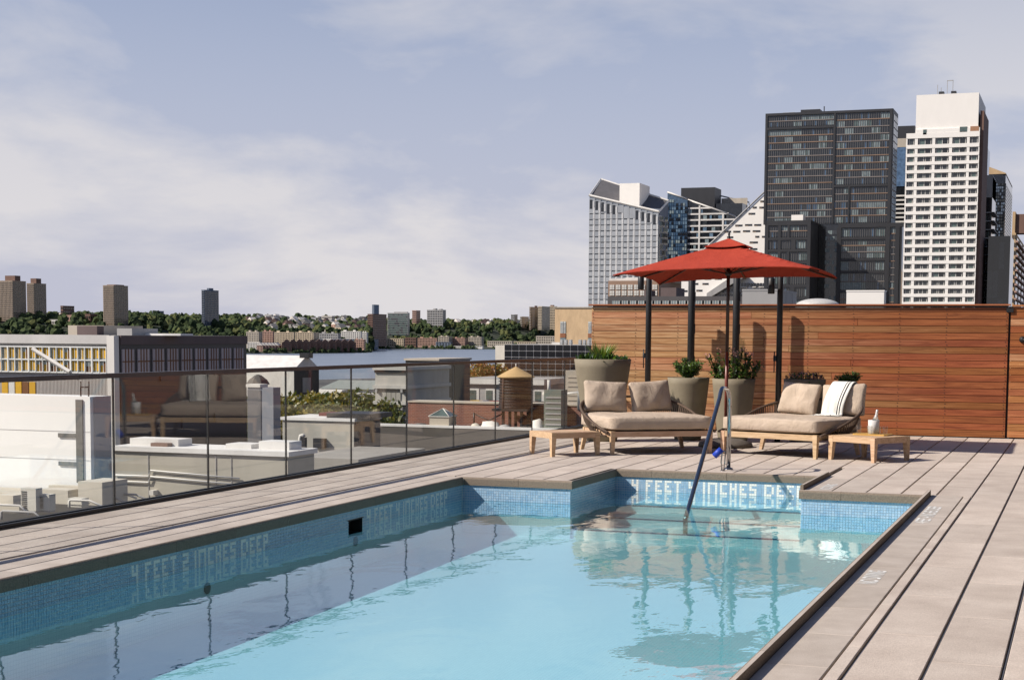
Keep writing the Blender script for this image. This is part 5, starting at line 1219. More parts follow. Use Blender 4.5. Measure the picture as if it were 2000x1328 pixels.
def white_slope():
    Y0 = 790.0
    def pt(px, py, Y=Y0): return PY(px, py, Y)
    bl, ap, br = pt(1255, 603), pt(1503, 366), pt(1503, 603)
    t = thing('sloped_white_building', 'white building with a long straight sloping edge behind the parasol', 'building', (br.x-30, Y0+20, GZ)); P = Vector(t.location)
    q = MB(); q.prism([(bl.x-10-P.x, 0), (br.x-P.x, 0), (br.x-P.x, ap.z-P.z), (bl.x-P.x, bl.z-P.z)], -20, 15); q.build('wall', W_pure, t)
    q = MB(); q.tube([(bl.x-P.x, -20.2, bl.z-P.z), (ap.x-P.x, -20.2, ap.z-P.z)], 0.45, seg=4); q.build('edge_line', W_grey, t)
    c = {}
    def win(px, py, wpx=14, hpx=4.6):
        a, b = pt(px, py), pt(px+wpx, py+hpx); w_, h = round(b.x-a.x, 1), round(a.z-b.z, 1)
        if (w_, h) not in c:
            q = MB(); q.box(0, w_, -0.06, 0.1, 0, h*0.8, 0); q.box(0, w_*0.45, -0.1, 0.1, 0, h*0.2, 1); c[(w_, h)] = q.mesh('window', [G_dark, wmat('warm_sill', (0.45, 0.33, 0.22))])
        add('window', c[(w_, h)], t, (a.x-P.x, -20.0, b.z-P.z))
    for px, py, wpx in ((1485, 391, 10), (1470, 403, 8), (1483, 403, 11), (1462, 415, 13), (1436, 438, 14), (1455, 437, 14), (1473, 437, 14), (1415, 450, 13), (1432, 450, 14), (1451, 449, 14), (1470, 449, 15), (1475, 460, 8), (1488, 460, 8), (1420, 461, 12), (1464, 471, 16), (1440, 482, 14), (1465, 484, 14), (1480, 495, 12),
                        (1322, 549, 8), (1352, 552, 12), (1376, 542, 13), (1396, 542, 14), (1292, 555, 9), (1318, 554, 12), (1300, 565, 12), (1330, 566, 13), (1306, 575, 10), (1318, 575, 14), (1360, 565, 12), (1372, 552, 12), (1290, 567, 8), (1345, 577, 12)): win(px, py, wpx)
    # inner court: slanted ramp edge and terraced balconies
    a, b = pt(1364, 579, Y0-22), pt(1420, 545, Y0-22)
    q = MB(); q.prism([(a.x-P.x, a.z-P.z-1), (b.x-P.x, b.z-P.z-1), (b.x-P.x+6, b.z-P.z+2), (b.x-P.x, b.z-P.z+3), (a.x-P.x, a.z-P.z+2)][:5], -24, -20.1); q.build('ramp_edge', W_grey, t)
    q = MB(); q2 = MB(); lr = random.Random(31)
    for i in range(20):
        for j in range(3):
            px, py = 1385+6.2*i, 553+11*j
            if px-1372 < (579-py)*1.4 or px > 1500: continue
            p0 = pt(px, py); q.box(p0.x-P.x, p0.x+1.1-P.x, -20.5, -20.0, p0.z-P.z-1.7, p0.z-P.z, lr.choice((0, 0, 1)))
            if lr.random() < 0.6: q2.box(p0.x-P.x-0.3, p0.x+1.5-P.x, -21.4, -20.0, p0.z-P.z-2.2, p0.z-P.z-1.8)
    q.build('court_windows', [G_dark, G_mid], t, kind='stuff'); q2.build('balconies', W_white, t, kind='stuff')
white_slope()

def slab(name, label, cat, x0, xs_, x1, ytop, Y0, wall, ymid=None, z0=GZ, Y1=None, group=None):
    X0, X1, Ya, Yb, Z1 = extent(x0, xs_, x1, ytop, Y0, ymid)
    if Y1: Yb = Y1
    t = thing(name, label, cat, ((X0+X1)/2, (Ya+Yb)/2, z0), group=group); a, b, h = (X1-X0)/2, (Yb-Ya)/2, Z1-z0
    q = MB(); q.box(-a, a, -b, b, 0, h); q.build('wall', wall, t)
    return t, a, b, h
# behind and beside the white tower
t, a, b, h = slab('glass_tower', 'blue and white banded tower seen between the dark and white towers', 'tower', 1748, 1790, 1791, 270, 760, G_dark, 400, Y1=800)
q = MB()
for k in range(12): q.box(-a-0.2, a, -b-0.6, -b+0.1, h-26-2.0*k-0.75, h-26-2.0*k)
for k in range(22): q.box(-a-0.2, a, -b-0.6, -b+0.1, h-54-3.6*k-0.5, h-54-3.6*k)
q.build('floor_bands', W_white, t, kind='stuff')
q = MB(); q.box(-a, a, -b-0.4, -b+0.05, h-22, h-4); q.build('blue_panel', window_glass('glass_sky_blue', (0.12, 0.20, 0.33)), t); q = MB(); q.box(-a, a, -b-0.5, -b+0.05, h-4, h); q.build('parapet', W_beige, t); q = MB(); q.box(-a, a*0.6, -b+2, b, h, h+6); q.build('roof_plant', W_black, t)
t, a, b, h = slab('glass_tower', 'thin sliver of blue glass tower right of the white tower', 'tower', 1900, 1927, 1928, 286, 900, window_glass('glass_pale_blue', (0.10, 0.17, 0.26)), 300, Y1=930)
q = MB(); grid(q, 'f', -b, -a, a, 40, h, 6, 50, 0.9, 0.1, 0.3); q.build('floor_lines', W_slate, t, kind='stuff')
t, a, b, h = slab('balcony_tower', 'dark tower with stacked glass balconies right of the white tower', 'tower', 1890, 1936, 1944, 345, 640, G_dark, 450, Y1=665)
q = MB()
for k in range(24): z = h-14-3.25*k; q.box(-a, a+1.0, -b-1.2, -b+0.05, z, z+0.35); q.box(a-0.05, a+1.1, -b-1.2, b, z, z+0.35)
q.build('balconies', W_grey, t, kind='stuff'); q = MB(); grid(q, 'f', -b, -a, a, h-92, h-14, 12, 24, 0.5, 0.6, 0.2, (0, 0, 1)); q.build('window_grid', [G_mid, G_green], t, kind='stuff'); q = MB(); q.box(-a, a, -b-0.2, b, h-8, h+0.5); q.build('crown', W_grey, t)
t, a, b, h = slab('glass_tower', 'blue-grey gridded glass tower at the right with a tilted cap', 'tower', 1928, 1961, 1974.5, 340, 760, window_glass('glass_steel', (0.03, 0.036, 0.05)), 450)
q = MB(); grid(q, 'f', -b, -a, a, 60, h-4, 9, 26, 0.75, 0.7, 0.25, (0, 1, 1, 2)); grid(q, 'r', a, -b, b, 60, h-4, 9, 26, 0.75, 0.7, 0.25, (1, 1, 2)); q.build('window_grid', [window_glass('glass_sky2', (0.14, 0.18, 0.24)), G_mid, G_dark], t, kind='stuff')
q = MB(); q.hexa([(-a, -b, h), (a, -b, h-0.5), (a, b, h-0.5), (-a, b, h), (-a, -b, h+3.4), (a, -b, h+0.4), (a, b, h+0.4), (-a, b, h+3.4)]); q.build('cap', W_tan, t)
t, a, b, h = slab('dark_glass_block', 'nearly black glass block low at the right edge', 'office building', 1929, 1972, 1975, 461, 620, G_dark, 520, Y1=650)
q = MB(); grid(q, 'f', -b, -a, a, h-34, h-2, 4, 3, 0.92, 0.94, 0.15, (0, 1)); q.build('window_grid', [G_mid, G_dark], t, kind='stuff')
t, a, b, h = slab('orange_tower', 'orange brick tower at the right edge with a taller slim top', 'tower', 1974, 1982, 2040, 455, 700, W_tan, 520)
q = MB()
for k in range(20): z = h-4-3.0*k; q.box(a-0.05, a+1.0, -b, b, z, z+0.8)
q.build('balconies', W_pink, t, kind='stuff'); q = MB(); grid(q, 'f', -b, -a, a, h-60, h, 2, 18, 0.4, 0.5, 0.2); grid(q, 'r', a, -b, b, h-60, h-1, 12, 20, 0.6, 0.55, 0.3); q.build('window_grid', G_dark, t, kind='stuff')
q = MB(); q.box(-a, a*0.4, -b+2, -b+14, h, PY(1978, 413, 700).z-GZ); q.build('slim_top', W_tan, t); q = MB(); q.box(a*0.4+0.02, a*0.4+4, -b+3, -b+13, h, PY(1978, 413, 700).z-GZ-1); q.build('slim_top', W_brown, t)

# low blocks just over the timber wall
t, a, b, h = slab('brick_grid_block', 'low brick block with a grid of pale square windows under the parasol edge', 'building', 1188, 1287, 1289, 548, 330, wmat('brick_frame', (0.30, 0.19, 0.13)), Y1=350)
me = MB(); ww = 2*a/8.3; me.box(0.12*ww, 0.88*ww, -0.12, 0.05, 0.1, 1.13, 0); me.box(0.48*ww, 0.52*ww, -0.16, 0.0, 0.1, 1.13, 1); me.box(0.12*ww, 0.88*ww, -0.16, 0.0, 0.55, 0.62, 1); me = me.mesh('window', [mat('pale_blind', (0.62, 0.60, 0.55), (0.50, 0.48, 0.44), rough=0.5), W_beige])
for j in range(3):
    for i in range(8): add('window', me, t, (-a+ww*(i+0.15), -b, h-2.0-1.28*j))
q = MB(); q.box(-a, a, -b+1, b, h, h+0.5); q.box(-a+1, -a+2.6*a, 0, b, h+0.5, h+1.0); q.build('roof_deck', W_white, t)
t, a, b, h = slab('dark_low_block', 'long low dark brick block just above the timber wall', 'building', 1187, 1452, 1453, 578.5, 260, wmat('dark_grey_brick', (0.085, 0.078, 0.078)), Y1=285)
me = MB(); me.box(0, 1.7, -0.05, 0.05, 0, 1.0, 0)
for x in (0.4, 0.85, 1.3): me.box(x-0.04, x+0.04, -0.09, 0.0, 0, 1.0, 1)
me = me.mesh('window', [G_curt, W_white])
for i in range(15): add('window', me, t, (-a+0.8+i*(2*a-2)/15, -b, h-1.75))
q = MB(); q.box(-a*0.25, -a*0.02, -b+2, -b+8, h, h+1.5); q.box(-a*0.5, -a*0.42, -b+2, -b+6, h, h+1.1); q.build('roof_house', W_mauve, t)
for nm, lb, x0, xs_, x1, yt, Y, m in (('rooftop_box', 'grey concrete rooftop box left of the pale dome', 1450, 1518, 1556, 565, 120, W_grey), ('rooftop_box', 'bright white rooftop box right of the pale dome', 1653.5, 1727, 1731, 567, 140, W_pure)):
    t, a, b, h = slab(nm, lb, 'rooftop box', x0, xs_, x1, yt, Y, m, z0=-6)
    q = MB()
    for k in range(3): q.box(a-0.01, a+0.03, -b+2*b*(k+0.3)/3, -b+2*b*(k+0.3)/3+0.05, 0.2, h-0.05)
    q.box(-a-0.03, a+0.035, -b-0.03, b+0.03, h-0.12, h+0.01); q.build('edge_trim', m, t)
p = PY(1597, 597, 120); dm = thing('pale_dome', 'shallow pale dome peeking over the timber wall', 'dome', (p.x, 120, p.z-2.0))
rr = (PY(1640, 597, 120).x-PY(1555, 597, 120).x)/2
q = MB(); q.lathe([(rr*1.05, 1.55)] + [(rr*math.cos(R_(k*9)), 2.0+(PY(1597, 583, 120).z-p.z)*math.sin(R_(k*9))) for k in range(10)] + [(0.01, 2.0+(PY(1597, 583, 120).z-p.z))], seg=40, capb=False); q.build('shell', mat('pale_dome_skin', (0.50, 0.48, 0.45), rough=0.5), dm)
q = MB(); q.lathe([(rr*1.08, -4.0), (rr*1.08, 1.6)], seg=40); q.build('drum', W_grey, dm)

# ------------------------------------------------------------------ rooftops just beyond the glass railing
def panes_on(t, me_list, positions, rr, name='pane'):
    for p in positions: add(name, rr.choice(me_list), t, p)
# A: long office block with yellow-backed glazing and a shaded brown side
Y0 = 110.0
t, a, b, h = slab('louvred_block', 'long grey block with yellow panels behind white glazing and a dark panelled side', 'office building', -70, 226, 480, 655, Y0, wmat('metal_panel_grey', (0.36, 0.345, 0.33)), 700)
P = Vector(t.location)
def zA(py, px=120): return PY(px, py, Y0).z - P.z
def xA(px, py=700): return PY(px, py, Y0).x - P.x
q = MB(); q.box(-a-0.2, a-0.45, -b-0.25, -b+0.3, zA(671), zA(655)+0.05); q.build('parapet', wmat('parapet_pale_grey', (0.55, 0.53, 0.50)), t)
q = MB(); q.box(xA(213), a+0.05, -b-0.3, -b+0.4, 0, zA(655)); q.build('corner_pillar', W_white, t)
q = MB(); q.box(-a, xA(213)-0.02, -b-0.06, -b+0.02, zA(728), zA(676)); q.build('glazing_back', wmat('pale_backing', (0.50, 0.50, 0.44)), t)
M_yel = wmat('yellow_panel', (0.70, 0.40, 0.02)); M_ochre = wmat('brown_panel', (0.17, 0.07, 0.02)); M_wfr = wmat('white_frame', (0.72, 0.72, 0.68))
yr = random.Random(14); zt, zm, zb = zA(677.5), zA(702.5), zA(727); n = 20; x0, x1 = xA(-60), xA(211); pw = (x1-x0)/n
var = []
for v in range(5):
    for hh in (zt-zm, zm-zb):
        q = MB(); H = hh-0.12; w_ = pw-0.1
        q.box(0, w_, 0, 0.05, 0, H, 0, skip='k')
        if v == 0: q.box(w_*0.04, w_*0.96, -0.02, 0.01, 0.1, H*0.95, 1)
        elif v == 1: q.box(w_*0.05, w_*0.45, -0.02, 0.01, 0, H*0.6, 1); q.box(w_*0.5, w_*0.95, -0.02, 0.01, 0, H*0.9, 2)
        elif v == 2: q.box(w_*0.3, w_*0.7, -0.02, 0.01, 0, H*0.95, 1)
        elif v == 3: q.box(w_*0.05, w_*0.95, -0.02, 0.01, 0, H*0.5, 2)
        q.box(w_*0.46, w_*0.52, -0.05, 0.0, 0, H, 3)
        var.append(q.mesh('pane', [wmat('pale_glass_back', (0.38, 0.42, 0.36), rough=0.3), M_yel, M_ochre, M_wfr]))
for i in range(n):
    add('pane', var[2*yr.choice((0, 0, 0, 1, 1, 2))], t, (x0+pw*i+0.05, -b-0.12, zm+0.06)); add('pane', var[2*yr.choice((0, 0, 1, 2, 3))+1], t, (x0+pw*i+0.05, -b-0.12, zb+0.06))
q = MB()
for i in range(n+1): wdt = 0.06 if i % 3 else 0.14; q.box(x0+pw*i-wdt/2, x0+pw*i+wdt/2, -b-0.3, -b-0.05, zb, zt)
for z in (zt, zm, zb): q.box(x0, x1, -b-0.28, -b-0.06, z-0.05, z+0.05)
q.build('white_frame', M_wfr, t)
q = MB(); q.tube([(xA(68), -b-0.32, zA(682)), (xA(140), -b-0.32, zA(726))], 0.18, seg=4, sm=False); q.build('diagonal_brace', W_white, t)
for i in range(5): q = MB(); q.box(xA(4)+i*pw, xA(4)+i*pw+pw*0.85, -b-0.1, -b+0.02, zA(771), zA(747)); q.build('lower_pane', (M_yel, M_wfr, M_yel, M_ochre, M_yel)[i], t)
q = MB()
for i in range(60): q.box(xA(48)+(xA(212)-xA(48))*i/60, xA(48)+(xA(212)-xA(48))*(i+0.6)/60, -b-0.05, -b+0.02, zA(830), zA(735))
q.build('ribbed_cladding', wmat('ribbed_pale_metal', (0.45, 0.44, 0.42)), t, kind='stuff')
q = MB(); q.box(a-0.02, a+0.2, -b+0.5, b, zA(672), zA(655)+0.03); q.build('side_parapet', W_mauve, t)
q = MB(); q.box(a-0.02, a+0.08, -b+0.5, b, 0, zA(672)); q.build('side_recess_shade', mat('shaded_brown_metal', (0.03, 0.025, 0.025), rough=0.5), t)  # near-black sheet carries the side's shade in its colour
nb = 9; bw = (2*b-0.9)/nb; me = MB(); me.box(0, 0.12, 0, bw*0.76, 0, zA(681)-zA(727), 0)
for k in (0.25, 0.5, 0.75): me.box(0.11, 0.16, bw*0.76*k-0.05, bw*0.76*k+0.05, 0, zA(681)-zA(727), 1)
me.box(0.11, 0.16, 0, bw*0.76, (zA(681)-zA(727))*0.45, (zA(681)-zA(727))*0.45+0.1, 1)
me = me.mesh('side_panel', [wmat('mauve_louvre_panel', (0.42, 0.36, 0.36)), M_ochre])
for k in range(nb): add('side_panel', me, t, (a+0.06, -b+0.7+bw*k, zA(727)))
me = MB(); me.box(0, 0.10, 0, 0.9, 0, 0.8); me = me.mesh('side_vent', W_black)
for k, (u, v) in enumerate(((0.30, 746), (0.72, 738), (0.52, 792), (0.56, 792), (0.28, 852), (0.46, 845), (0.50, 845), (0.72, 838))): add('side_vent', me, t, (a+0.08, -b+2*b*u, zA(v)))
for x0_, x1_, y0_, y1_, z1_, m in ((48, 120, 6, 12, 635, W_beige), (80, 120, 5, 6, 636, W_mauve), (160, 190, 5, 9, 641, W_grey), (190, 262, 7, 9, 650.5, W_roofw), (122, 158, 8, 9, 651, W_roofw)):
    q = MB(); q.box(xA(x0_, 650), xA(x1_, 650), -b+y0_, -b+y1_, h, PY(x0_, z1_, Y0+y0_).z-P.z); q.build('roof_plant', m, t)
# B: white windowless block and the beige roof in front of it
zr = -7.0; pb = PZ(100, 955, zr); Yb = pb.y
t, a, b, h = slab('white_block', 'plain white block with a grey glazed strip beyond the left panes', 'building', -90, 177, 216, 775, Yb, wmat('bright_white_wall', (0.80, 0.79, 0.77), k=0.96), 860, z0=GZ)
P = Vector(t.location)
M_gs = window_glass('grey_glazed_strip', (0.16, 0.16, 0.15), rough=0.2)
def strip(x0_, x1_, ya, yb, m=M_gs, name='glazed_strip', d=0.08):
    q = MB(); q.box(PY(x0_, 860, Yb).x-P.x, PY(x1_, 860, Yb).x-P.x, -b-d, -b+0.02, PY(100, yb, Yb).z-P.z, PY(100, ya, Yb).z-P.z); return q.build(name, m, t)
strip(150, 163, 779, 940); strip(115, 149.8, 845, 853); strip(115, 149.8, 900, 908)
for y in (841, 896): strip(-80, 176, y, y+0.5, W_grey, 'joint_line', 0.02)
q = MB(); q.box(a-0.01, a+0.06, -b+0.3, b, PY(100, 940, Yb).z-P.z, h); q.build('shaded_grey_side', wmat('side_shade_grey', (0.36, 0.36, 0.38)), t)  # shaded side of the white block put into a grey colour
q = MB(); x = PY(157, 776, Yb).x-P.x
for s in (-0.25, 0.25): q.tube([(x+s, -b+0.4, h), (x+s, -b+0.4, h+0.8)], 0.04, seg=5)
q.tube([(x-0.25, -b+0.4, h+0.5), (x+0.25, -b+0.4, h+0.5)], 0.04, seg=5); q.build('ladder_hoops', M_black, t)
M_roofb = wmat('pale_beige_roofing', (0.52, 0.47, 0.39)); M_parw = wmat('cream_parapet', (0.58, 0.53, 0.44))
t = thing('low_roof', 'pale beige low roof with parapets below the left panes', 'roof', (pb.x, Yb-14, GZ)); P = Vector(t.location)
xr = PY(216, 955, Yb).x
q = MB(); q.box(-60, xr-P.x, -30, 13.9, 0, zr-GZ); q.build('roof_slab', M_roofb, t)
for (x0_, y0_, x1_, y1_, hh) in ((0, 962, 60, 975, 0.35), (0, 990, 50, 1000, 0.3), (95, 948, 205, 958, 0.3)):
    p0, p1 = PZ(x0_, y1_, zr), PZ(x1_, y1_, zr); q = MB(); q.box(p0.x-P.x, p1.x-P.x, p0.y-P.y, p0.y+0.5-P.y, zr-GZ, zr-GZ+hh); q.build('parapet', M_parw, t)
for (x0_, y1_, x1_, hh, dp, m, nm) in ((153, 985, 214, 1.15, 2.2, M_parw, 'vent_housing'), (78, 982, 150, 0.7, 1.0, M_parw, 'kerb_wall'), (-10, 990, 38, 0.6, 2.0, M_parw, 'kerb_wall')):
    p0, p1 = PZ(x0_, y1_, zr), PZ(x1_, y1_, zr); q = MB(); q.box(p0.x-P.x, p1.x-P.x, p0.y-P.y, p0.y+dp-P.y, zr-GZ, zr-GZ+hh); q.build(nm, m, t)
M_ac = wmat('ac_white', (0.60, 0.57, 0.50))
for x0_, y1_, w_, hh, lb in ((40, 1000, 0.85, 1.15, 'white boxy air conditioner on the beige roof'), (76, 1000, 0.55, 0.85, 'open-framed air conditioner beside the boxy one on the beige roof')):
    p0 = PZ(x0_, y1_, zr); t = thing('air_conditioner', lb, 'air conditioner', (p0.x+w_/2, p0.y+0.3, zr), group='rooftop air conditioners')
    q = MB(); q.box(-w_/2, w_/2, -0.25, 0.25, 0.08, hh); q.build('casing', M_ac, t); q = MB()
    for k in range(9): z = 0.2+k*(hh-0.3)/9; q.box(-w_/2+0.04, -w_/2+w_*0.4, -0.27, -0.24, z, z+(hh-0.3)/18)
    q.build('grille', M_black, t, kind='stuff'); q = MB(); q.box(-w_/2, w_/2, -0.2, 0.2, 0, 0.08); q.build('feet', W_grey, t)
# C: long beige building behind the middle panes
zc = -5.5; Yc = PZ(320, 890, zc).y
t, a, b, h = slab('beige_block', 'long low beige building with a white roof edge behind the middle panes', 'building', 224, 562, 563, 890, Yc, wmat('beige_stucco', (0.40, 0.37, 0.31)), Y1=Yc+3.2)
P = Vector(t.location); xx = lambda px, py=900: PY(px, py, Yc).x-P.x
q = MB(); q.box(-a-0.15, a+0.15, -b-0.15, b+0.15, h-0.05, h+0.22); q.build('roof_edge', W_roofw, t)
for x0_, x1_, y0_, hh, m in ((235, 330, 1.0, 0.4, W_roofw), (285, 318, 0.5, 0.2, W_brown), (485, 545, 1.2, 0.45, W_roofw), (420, 470, 1.2, 0.25, W_roofw)): q = MB(); q.box(xx(x0_), xx(x1_), -b+y0_, -b+y0_+1.5, h+0.22, h+0.22+hh); q.build('roof_curb', m, t)
for px in (290, 422, 452): q = MB(); q.box(xx(px)-0.02, xx(px)+0.02, -b-0.04, -b+0.01, 6, h-0.1); q.build('wall_joint', W_grey, t)
for y0_ in (930, 942): q = MB(); z = PY(300, y0_, Yc).z-P.z; q.tube([(xx(225), -b-0.12, z), (xx(292), -b-0.12, z), (xx(296), -b-0.12, z+0.35), (xx(470), -b-0.12, z+0.1)], 0.05, seg=5); q.build('conduit', W_roofw, t)
q = MB(); q.box(xx(300), xx(308), -b-0.5, -b+0.02, PY(300, 965, Yc).z-P.z, PY(300, 956, Yc).z-P.z); q.build('junction_box', W_white, t)
# cool grey stair tower
t, a, b, h = slab('stair_tower', 'cool grey stair tower left of the trees', 'building', 484, 534, 536, 757, 112, wmat('cool_grey_render', (0.26, 0.27, 0.30)), 820, Y1=113.2)
q = MB(); q.box(-a-0.1, a*0.02, -b-0.1, b, h, h+0.25); q.build('coping', W_white, t); q = MB(); q.box(-a, a*0.05, -b-0.05, -b+0.02, 0, h-0.2); q.build('dark_panel', wmat('grey_panel', (0.13, 0.13, 0.14)), t)
# D: beige box with a white roof
t, a, b, h = slab('beige_box', 'boxy beige roof building with white roof and dark side', 'building', 552, 691, 742, 823, 104, wmat('beige_render', (0.42, 0.40, 0.35)), 850)
q = MB(); q.box(-a-0.12, a+0.12, -b-0.12, b+0.12, h-0.02, h+0.2); q.build('roof_edge', W_roofw, t)
q = MB(); q.box(-a+3.5, -a+7, -2, 2, h+0.2, h+0.55); q.build('roof_hatch', W_black, t); q = MB(); q.box(a-4, a-1.5, 0, 2, h+0.2, h+0.45); q.build('roof_hatch', wmat('red_brown_hatch', (0.12, 0.02, 0.02)), t)
q = MB(); q.box(-0.2, 0.7, -b-0.4, -b+0.02, h-2.0, h-1.3); q.build('wall_vent', W_black, t); q = MB(); q.box(a-0.02, a+0.04, -b+0.1, b, 0, h-0.1); q.build('shaded_dark_side', mat('side_shade_paint', (0.06, 0.055, 0.055), rough=0.6), t)  # dark sheet paints the shade of the right side
p0 = PZ(586, 893, -6.2); t = thing('vent_pipe', 'white gooseneck vent pipe in front of the beige box', 'vent pipe', (p0.x, p0.y, -6.2))
q = MB(); q.tube([(0, 0, 0), (0, 0, 1.15), (0.05, 0, 1.35), (0.2, 0, 1.4), (0.3, 0, 1.3)], 0.12, seg=10); q.build('pipe', W_white, t); q = MB(); q.box(0.14, 0.42, -0.14, 0.14, 0.2, 1.25); q.build('cowl', W_black, t); q = MB(); q.lathe([(0.4, -3), (0.35, 0.0), (0.2, 0.1)], seg=10); q.build('base', W_grey, t)
t, a, b, h = slab('grey_roof', 'flat grey-brown roof below the beige box', 'roof', 560, 700, 760, 897, 92, wmat('dull_grey_wall', (0.30, 0.28, 0.25)), Y1=103)
# E: grey panelled building
t, a, b, h = slab('panelled_house', 'grey boarded building with cornices right of the trees', 'building', 733, 793, 796, 716, 190, wmat('warm_grey_boards', (0.44, 0.42, 0.38)), 760, Y1=205)
P = Vector(t.location); zz = lambda py: PY(760, py, 190).z-P.z
for y in (717, 753, 784): q = MB(); q.box(-a-0.25, a+0.3, -b-0.35, b, zz(y)-0.4, zz(y)+0.05); q.build('cornice', wmat('pale_cornice', (0.52, 0.50, 0.46)), t); q = MB(); q.box(-a-0.05, a+0.05, -b-0.22, -b+0.02, zz(y)-0.75, zz(y)-0.42); q.build('shadow_strip', W_black, t)  # black strip below each cornice stands in for its shadow
for y0_, y1_ in ((762, 781), (796, 815)):
    for k in range(4): q = MB(); x = -a*0.55+k*a*0.31; q.box(x, x+a*0.28, -b-0.12, -b+0.02, zz(y1_), zz(y0_)); q.build('shutter_board', wmat('grey_shutter', (0.36, 0.34, 0.30)), t)
    for s in (-0.85, 0.8): q = MB(); q.box(a*s-0.15, a*s+0.15, -b-0.5, -b+0.02, zz(y0_+4), zz(y0_-2)); q.build('bracket', W_grey, t)
# dark shed roof to its right (top shows over the rail)
t, a, b, h = slab('dark_shed', 'dark flat-roofed shed whose pale roof edge shows above the rail', 'building', 792, 856, 918, 704, 215, wmat('dark_shed_wall', (0.10, 0.095, 0.085)), 720)
q = MB(); q.box(-a-0.2, a+0.2, -b-0.2, b+0.2, h-0.05, h+0.25); q.build('roof_edge', W_beige, t)
# F: brick roof terrace with skylight, water tower, clutter
M_brick = mat('red_brick', (0.30, 0.10, 0.06), (0.20, 0.065, 0.045), rough=0.9, scale=1.5)
tb = M_brick.node_tree; brk = N(tb, 'ShaderNodeTexBrick'); brk.inputs['Color1'].default_value = (0.24, 0.09, 0.06, 1); brk.inputs['Color2'].default_value = (0.18, 0.07, 0.05, 1); brk.inputs['Mortar'].default_value = (0.30, 0.22, 0.18, 1); brk.inputs['Scale'].default_value = 1.0; brk.inputs['Brick Width'].default_value = 0.42; brk.inputs['Row Height'].default_value = 0.16; brk.inputs['Mortar Size'].default_value = 0.012
tcb = N(tb, 'ShaderNodeTexCoord'); spb = N(tb, 'ShaderNodeSeparateXYZ'); cbb = N(tb, 'ShaderNodeCombineXYZ'); tb.links.new(tcb.outputs['Object'], spb.inputs[0]); tb.links.new(spb.outputs[0], cbb.inputs[0]); tb.links.new(spb.outputs[2], cbb.inputs[1]); tb.links.new(cbb.outputs[0], brk.inputs['Vector']); tb.links.new(brk.outputs['Color'], tb.nodes['Principled BSDF'].inputs['Base Color'])
Yf = 150.0; zf = PY(900, 841, Yf).z
t, a, b, h = slab('brick_parapet_block', 'red brick rooftop wall behind the water tower', 'building', 797, 1135, 1136, 793, Yf, M_brick, Y1=Yf+3)
q = MB(); q.box(-a, a, -b-0.1, b, h, h+0.15); q.build('coping', W_beige, t)
t, a, b, h = slab('tar_roof', 'broad dark brown flat roof with a white edge below the brick wall', 'roof', 690, 1130, 1131, 843, Yf-5, W_roof, Y1=Yf-0.05)
q = MB(); q.box(-a, a, -b-0.05, -b+0.9, h, h+0.22); q.build('roof_edge', W_roofw, t)
q = MB(); q.box(-a, a, -b-26, -b-0.1, 0, h-2.2); q.build('lower_roof', mat('brown_roofing', (0.10, 0.085, 0.07), (0.075, 0.065, 0.055), rough=0.9, scale=0.4), t)
for k in range(6): q = MB(); q.box(-a*0.7+k*1.9, -a*0.7+k*1.9+1.0, -b-26.2, -b-26.0, h-5.5, h-2.5); q.build('brick_pier', wmat('orange_brick_pier', (0.38, 0.20, 0.12)), t)
zf = t.location.z + h
def at_roof(px, Y): return Vector((PY(px, 840, Y).x, Y, zf))
p0 = at_roof(865, Yf-3.5); sk = thing('roof_skylight', 'pyramid glass skylight on a beige curb before the brick wall', 'skylight', p0)
q = MB(); q.box(-1.05, 1.05, -1.0, 1.0, 0, 1.05); q.build('curb', W_beige, sk); q = MB(); q.box(-1.15, 1.15, -1.1, 1.1, 1.05, 1.13); q.build('frame', W_white, sk)
q = MB(); pk = (0, 0, 1.85); c4 = [(-1.1, -1.05, 1.13), (1.1, -1.05, 1.13), (1.1, 1.05, 1.13), (-1.1, 1.05, 1.13)]
for i in range(4): q.poly([c4[i], c4[(i+1) % 4], pk])
q.build('glass_pyramid', G_green, sk); q = MB()
for c in c4: q.tube([c, pk], 0.05, seg=5)
q.build('glazing_bar', W_white, sk)
# water tower
p0 = at_roof(1007, Yf-2.4); wtw = thing('water_tower', 'dark wooden rooftop water tower with a tan conical roof on steel legs', 'water tower', p0)
sc_ = (PY(1040, 790, p0.y).x-PY(975, 790, p0.y).x)/2
zt_ = PY(1007, 736, p0.y).z-zf; zb_ = PY(1007, 797, p0.y).z-zf; zp = PY(1007, 716, p0.y).z-zf
M_wt = wood('dark_stave_wood', ((0.3, (0.020, 0.013, 0.011)), (0.7, (0.045, 0.028, 0.022))), axis='z', rough=0.8, objrand=0.03, sx=1, sz=8)
q = MB(); q.lathe([(sc_*0.96, zb_), (sc_*0.90, zt_)], seg=36, sm=False); q.build('tank', M_wt, wtw)
for k in range(11): z = zb_+(zt_-zb_)*(k+0.5)/11; q = MB(); q.lathe([(sc_*0.97, z-0.03), (sc_*0.985, z), (sc_*0.97, z+0.03)], seg=36); q.build('hoop', M_black, wtw)
q = MB(); q.lathe([(sc_*1.06, zt_-0.05), (sc_*1.06, zt_+0.05), (0.05, zp)], seg=36, sm=False); q.build('cone_roof', wmat('tan_cone', (0.50, 0.33, 0.15)), wtw); q = MB(); q.tube([(0, 0, zp-0.1), (0, 0, zp+0.3)], 0.06, seg=6); q.build('finial', W_white, wtw)
q = MB(); q.box(-sc_*1.05, sc_*1.05, -sc_*1.05, sc_*1.05, zb_-0.25, zb_-0.01); q.build('platform', M_black, wtw)
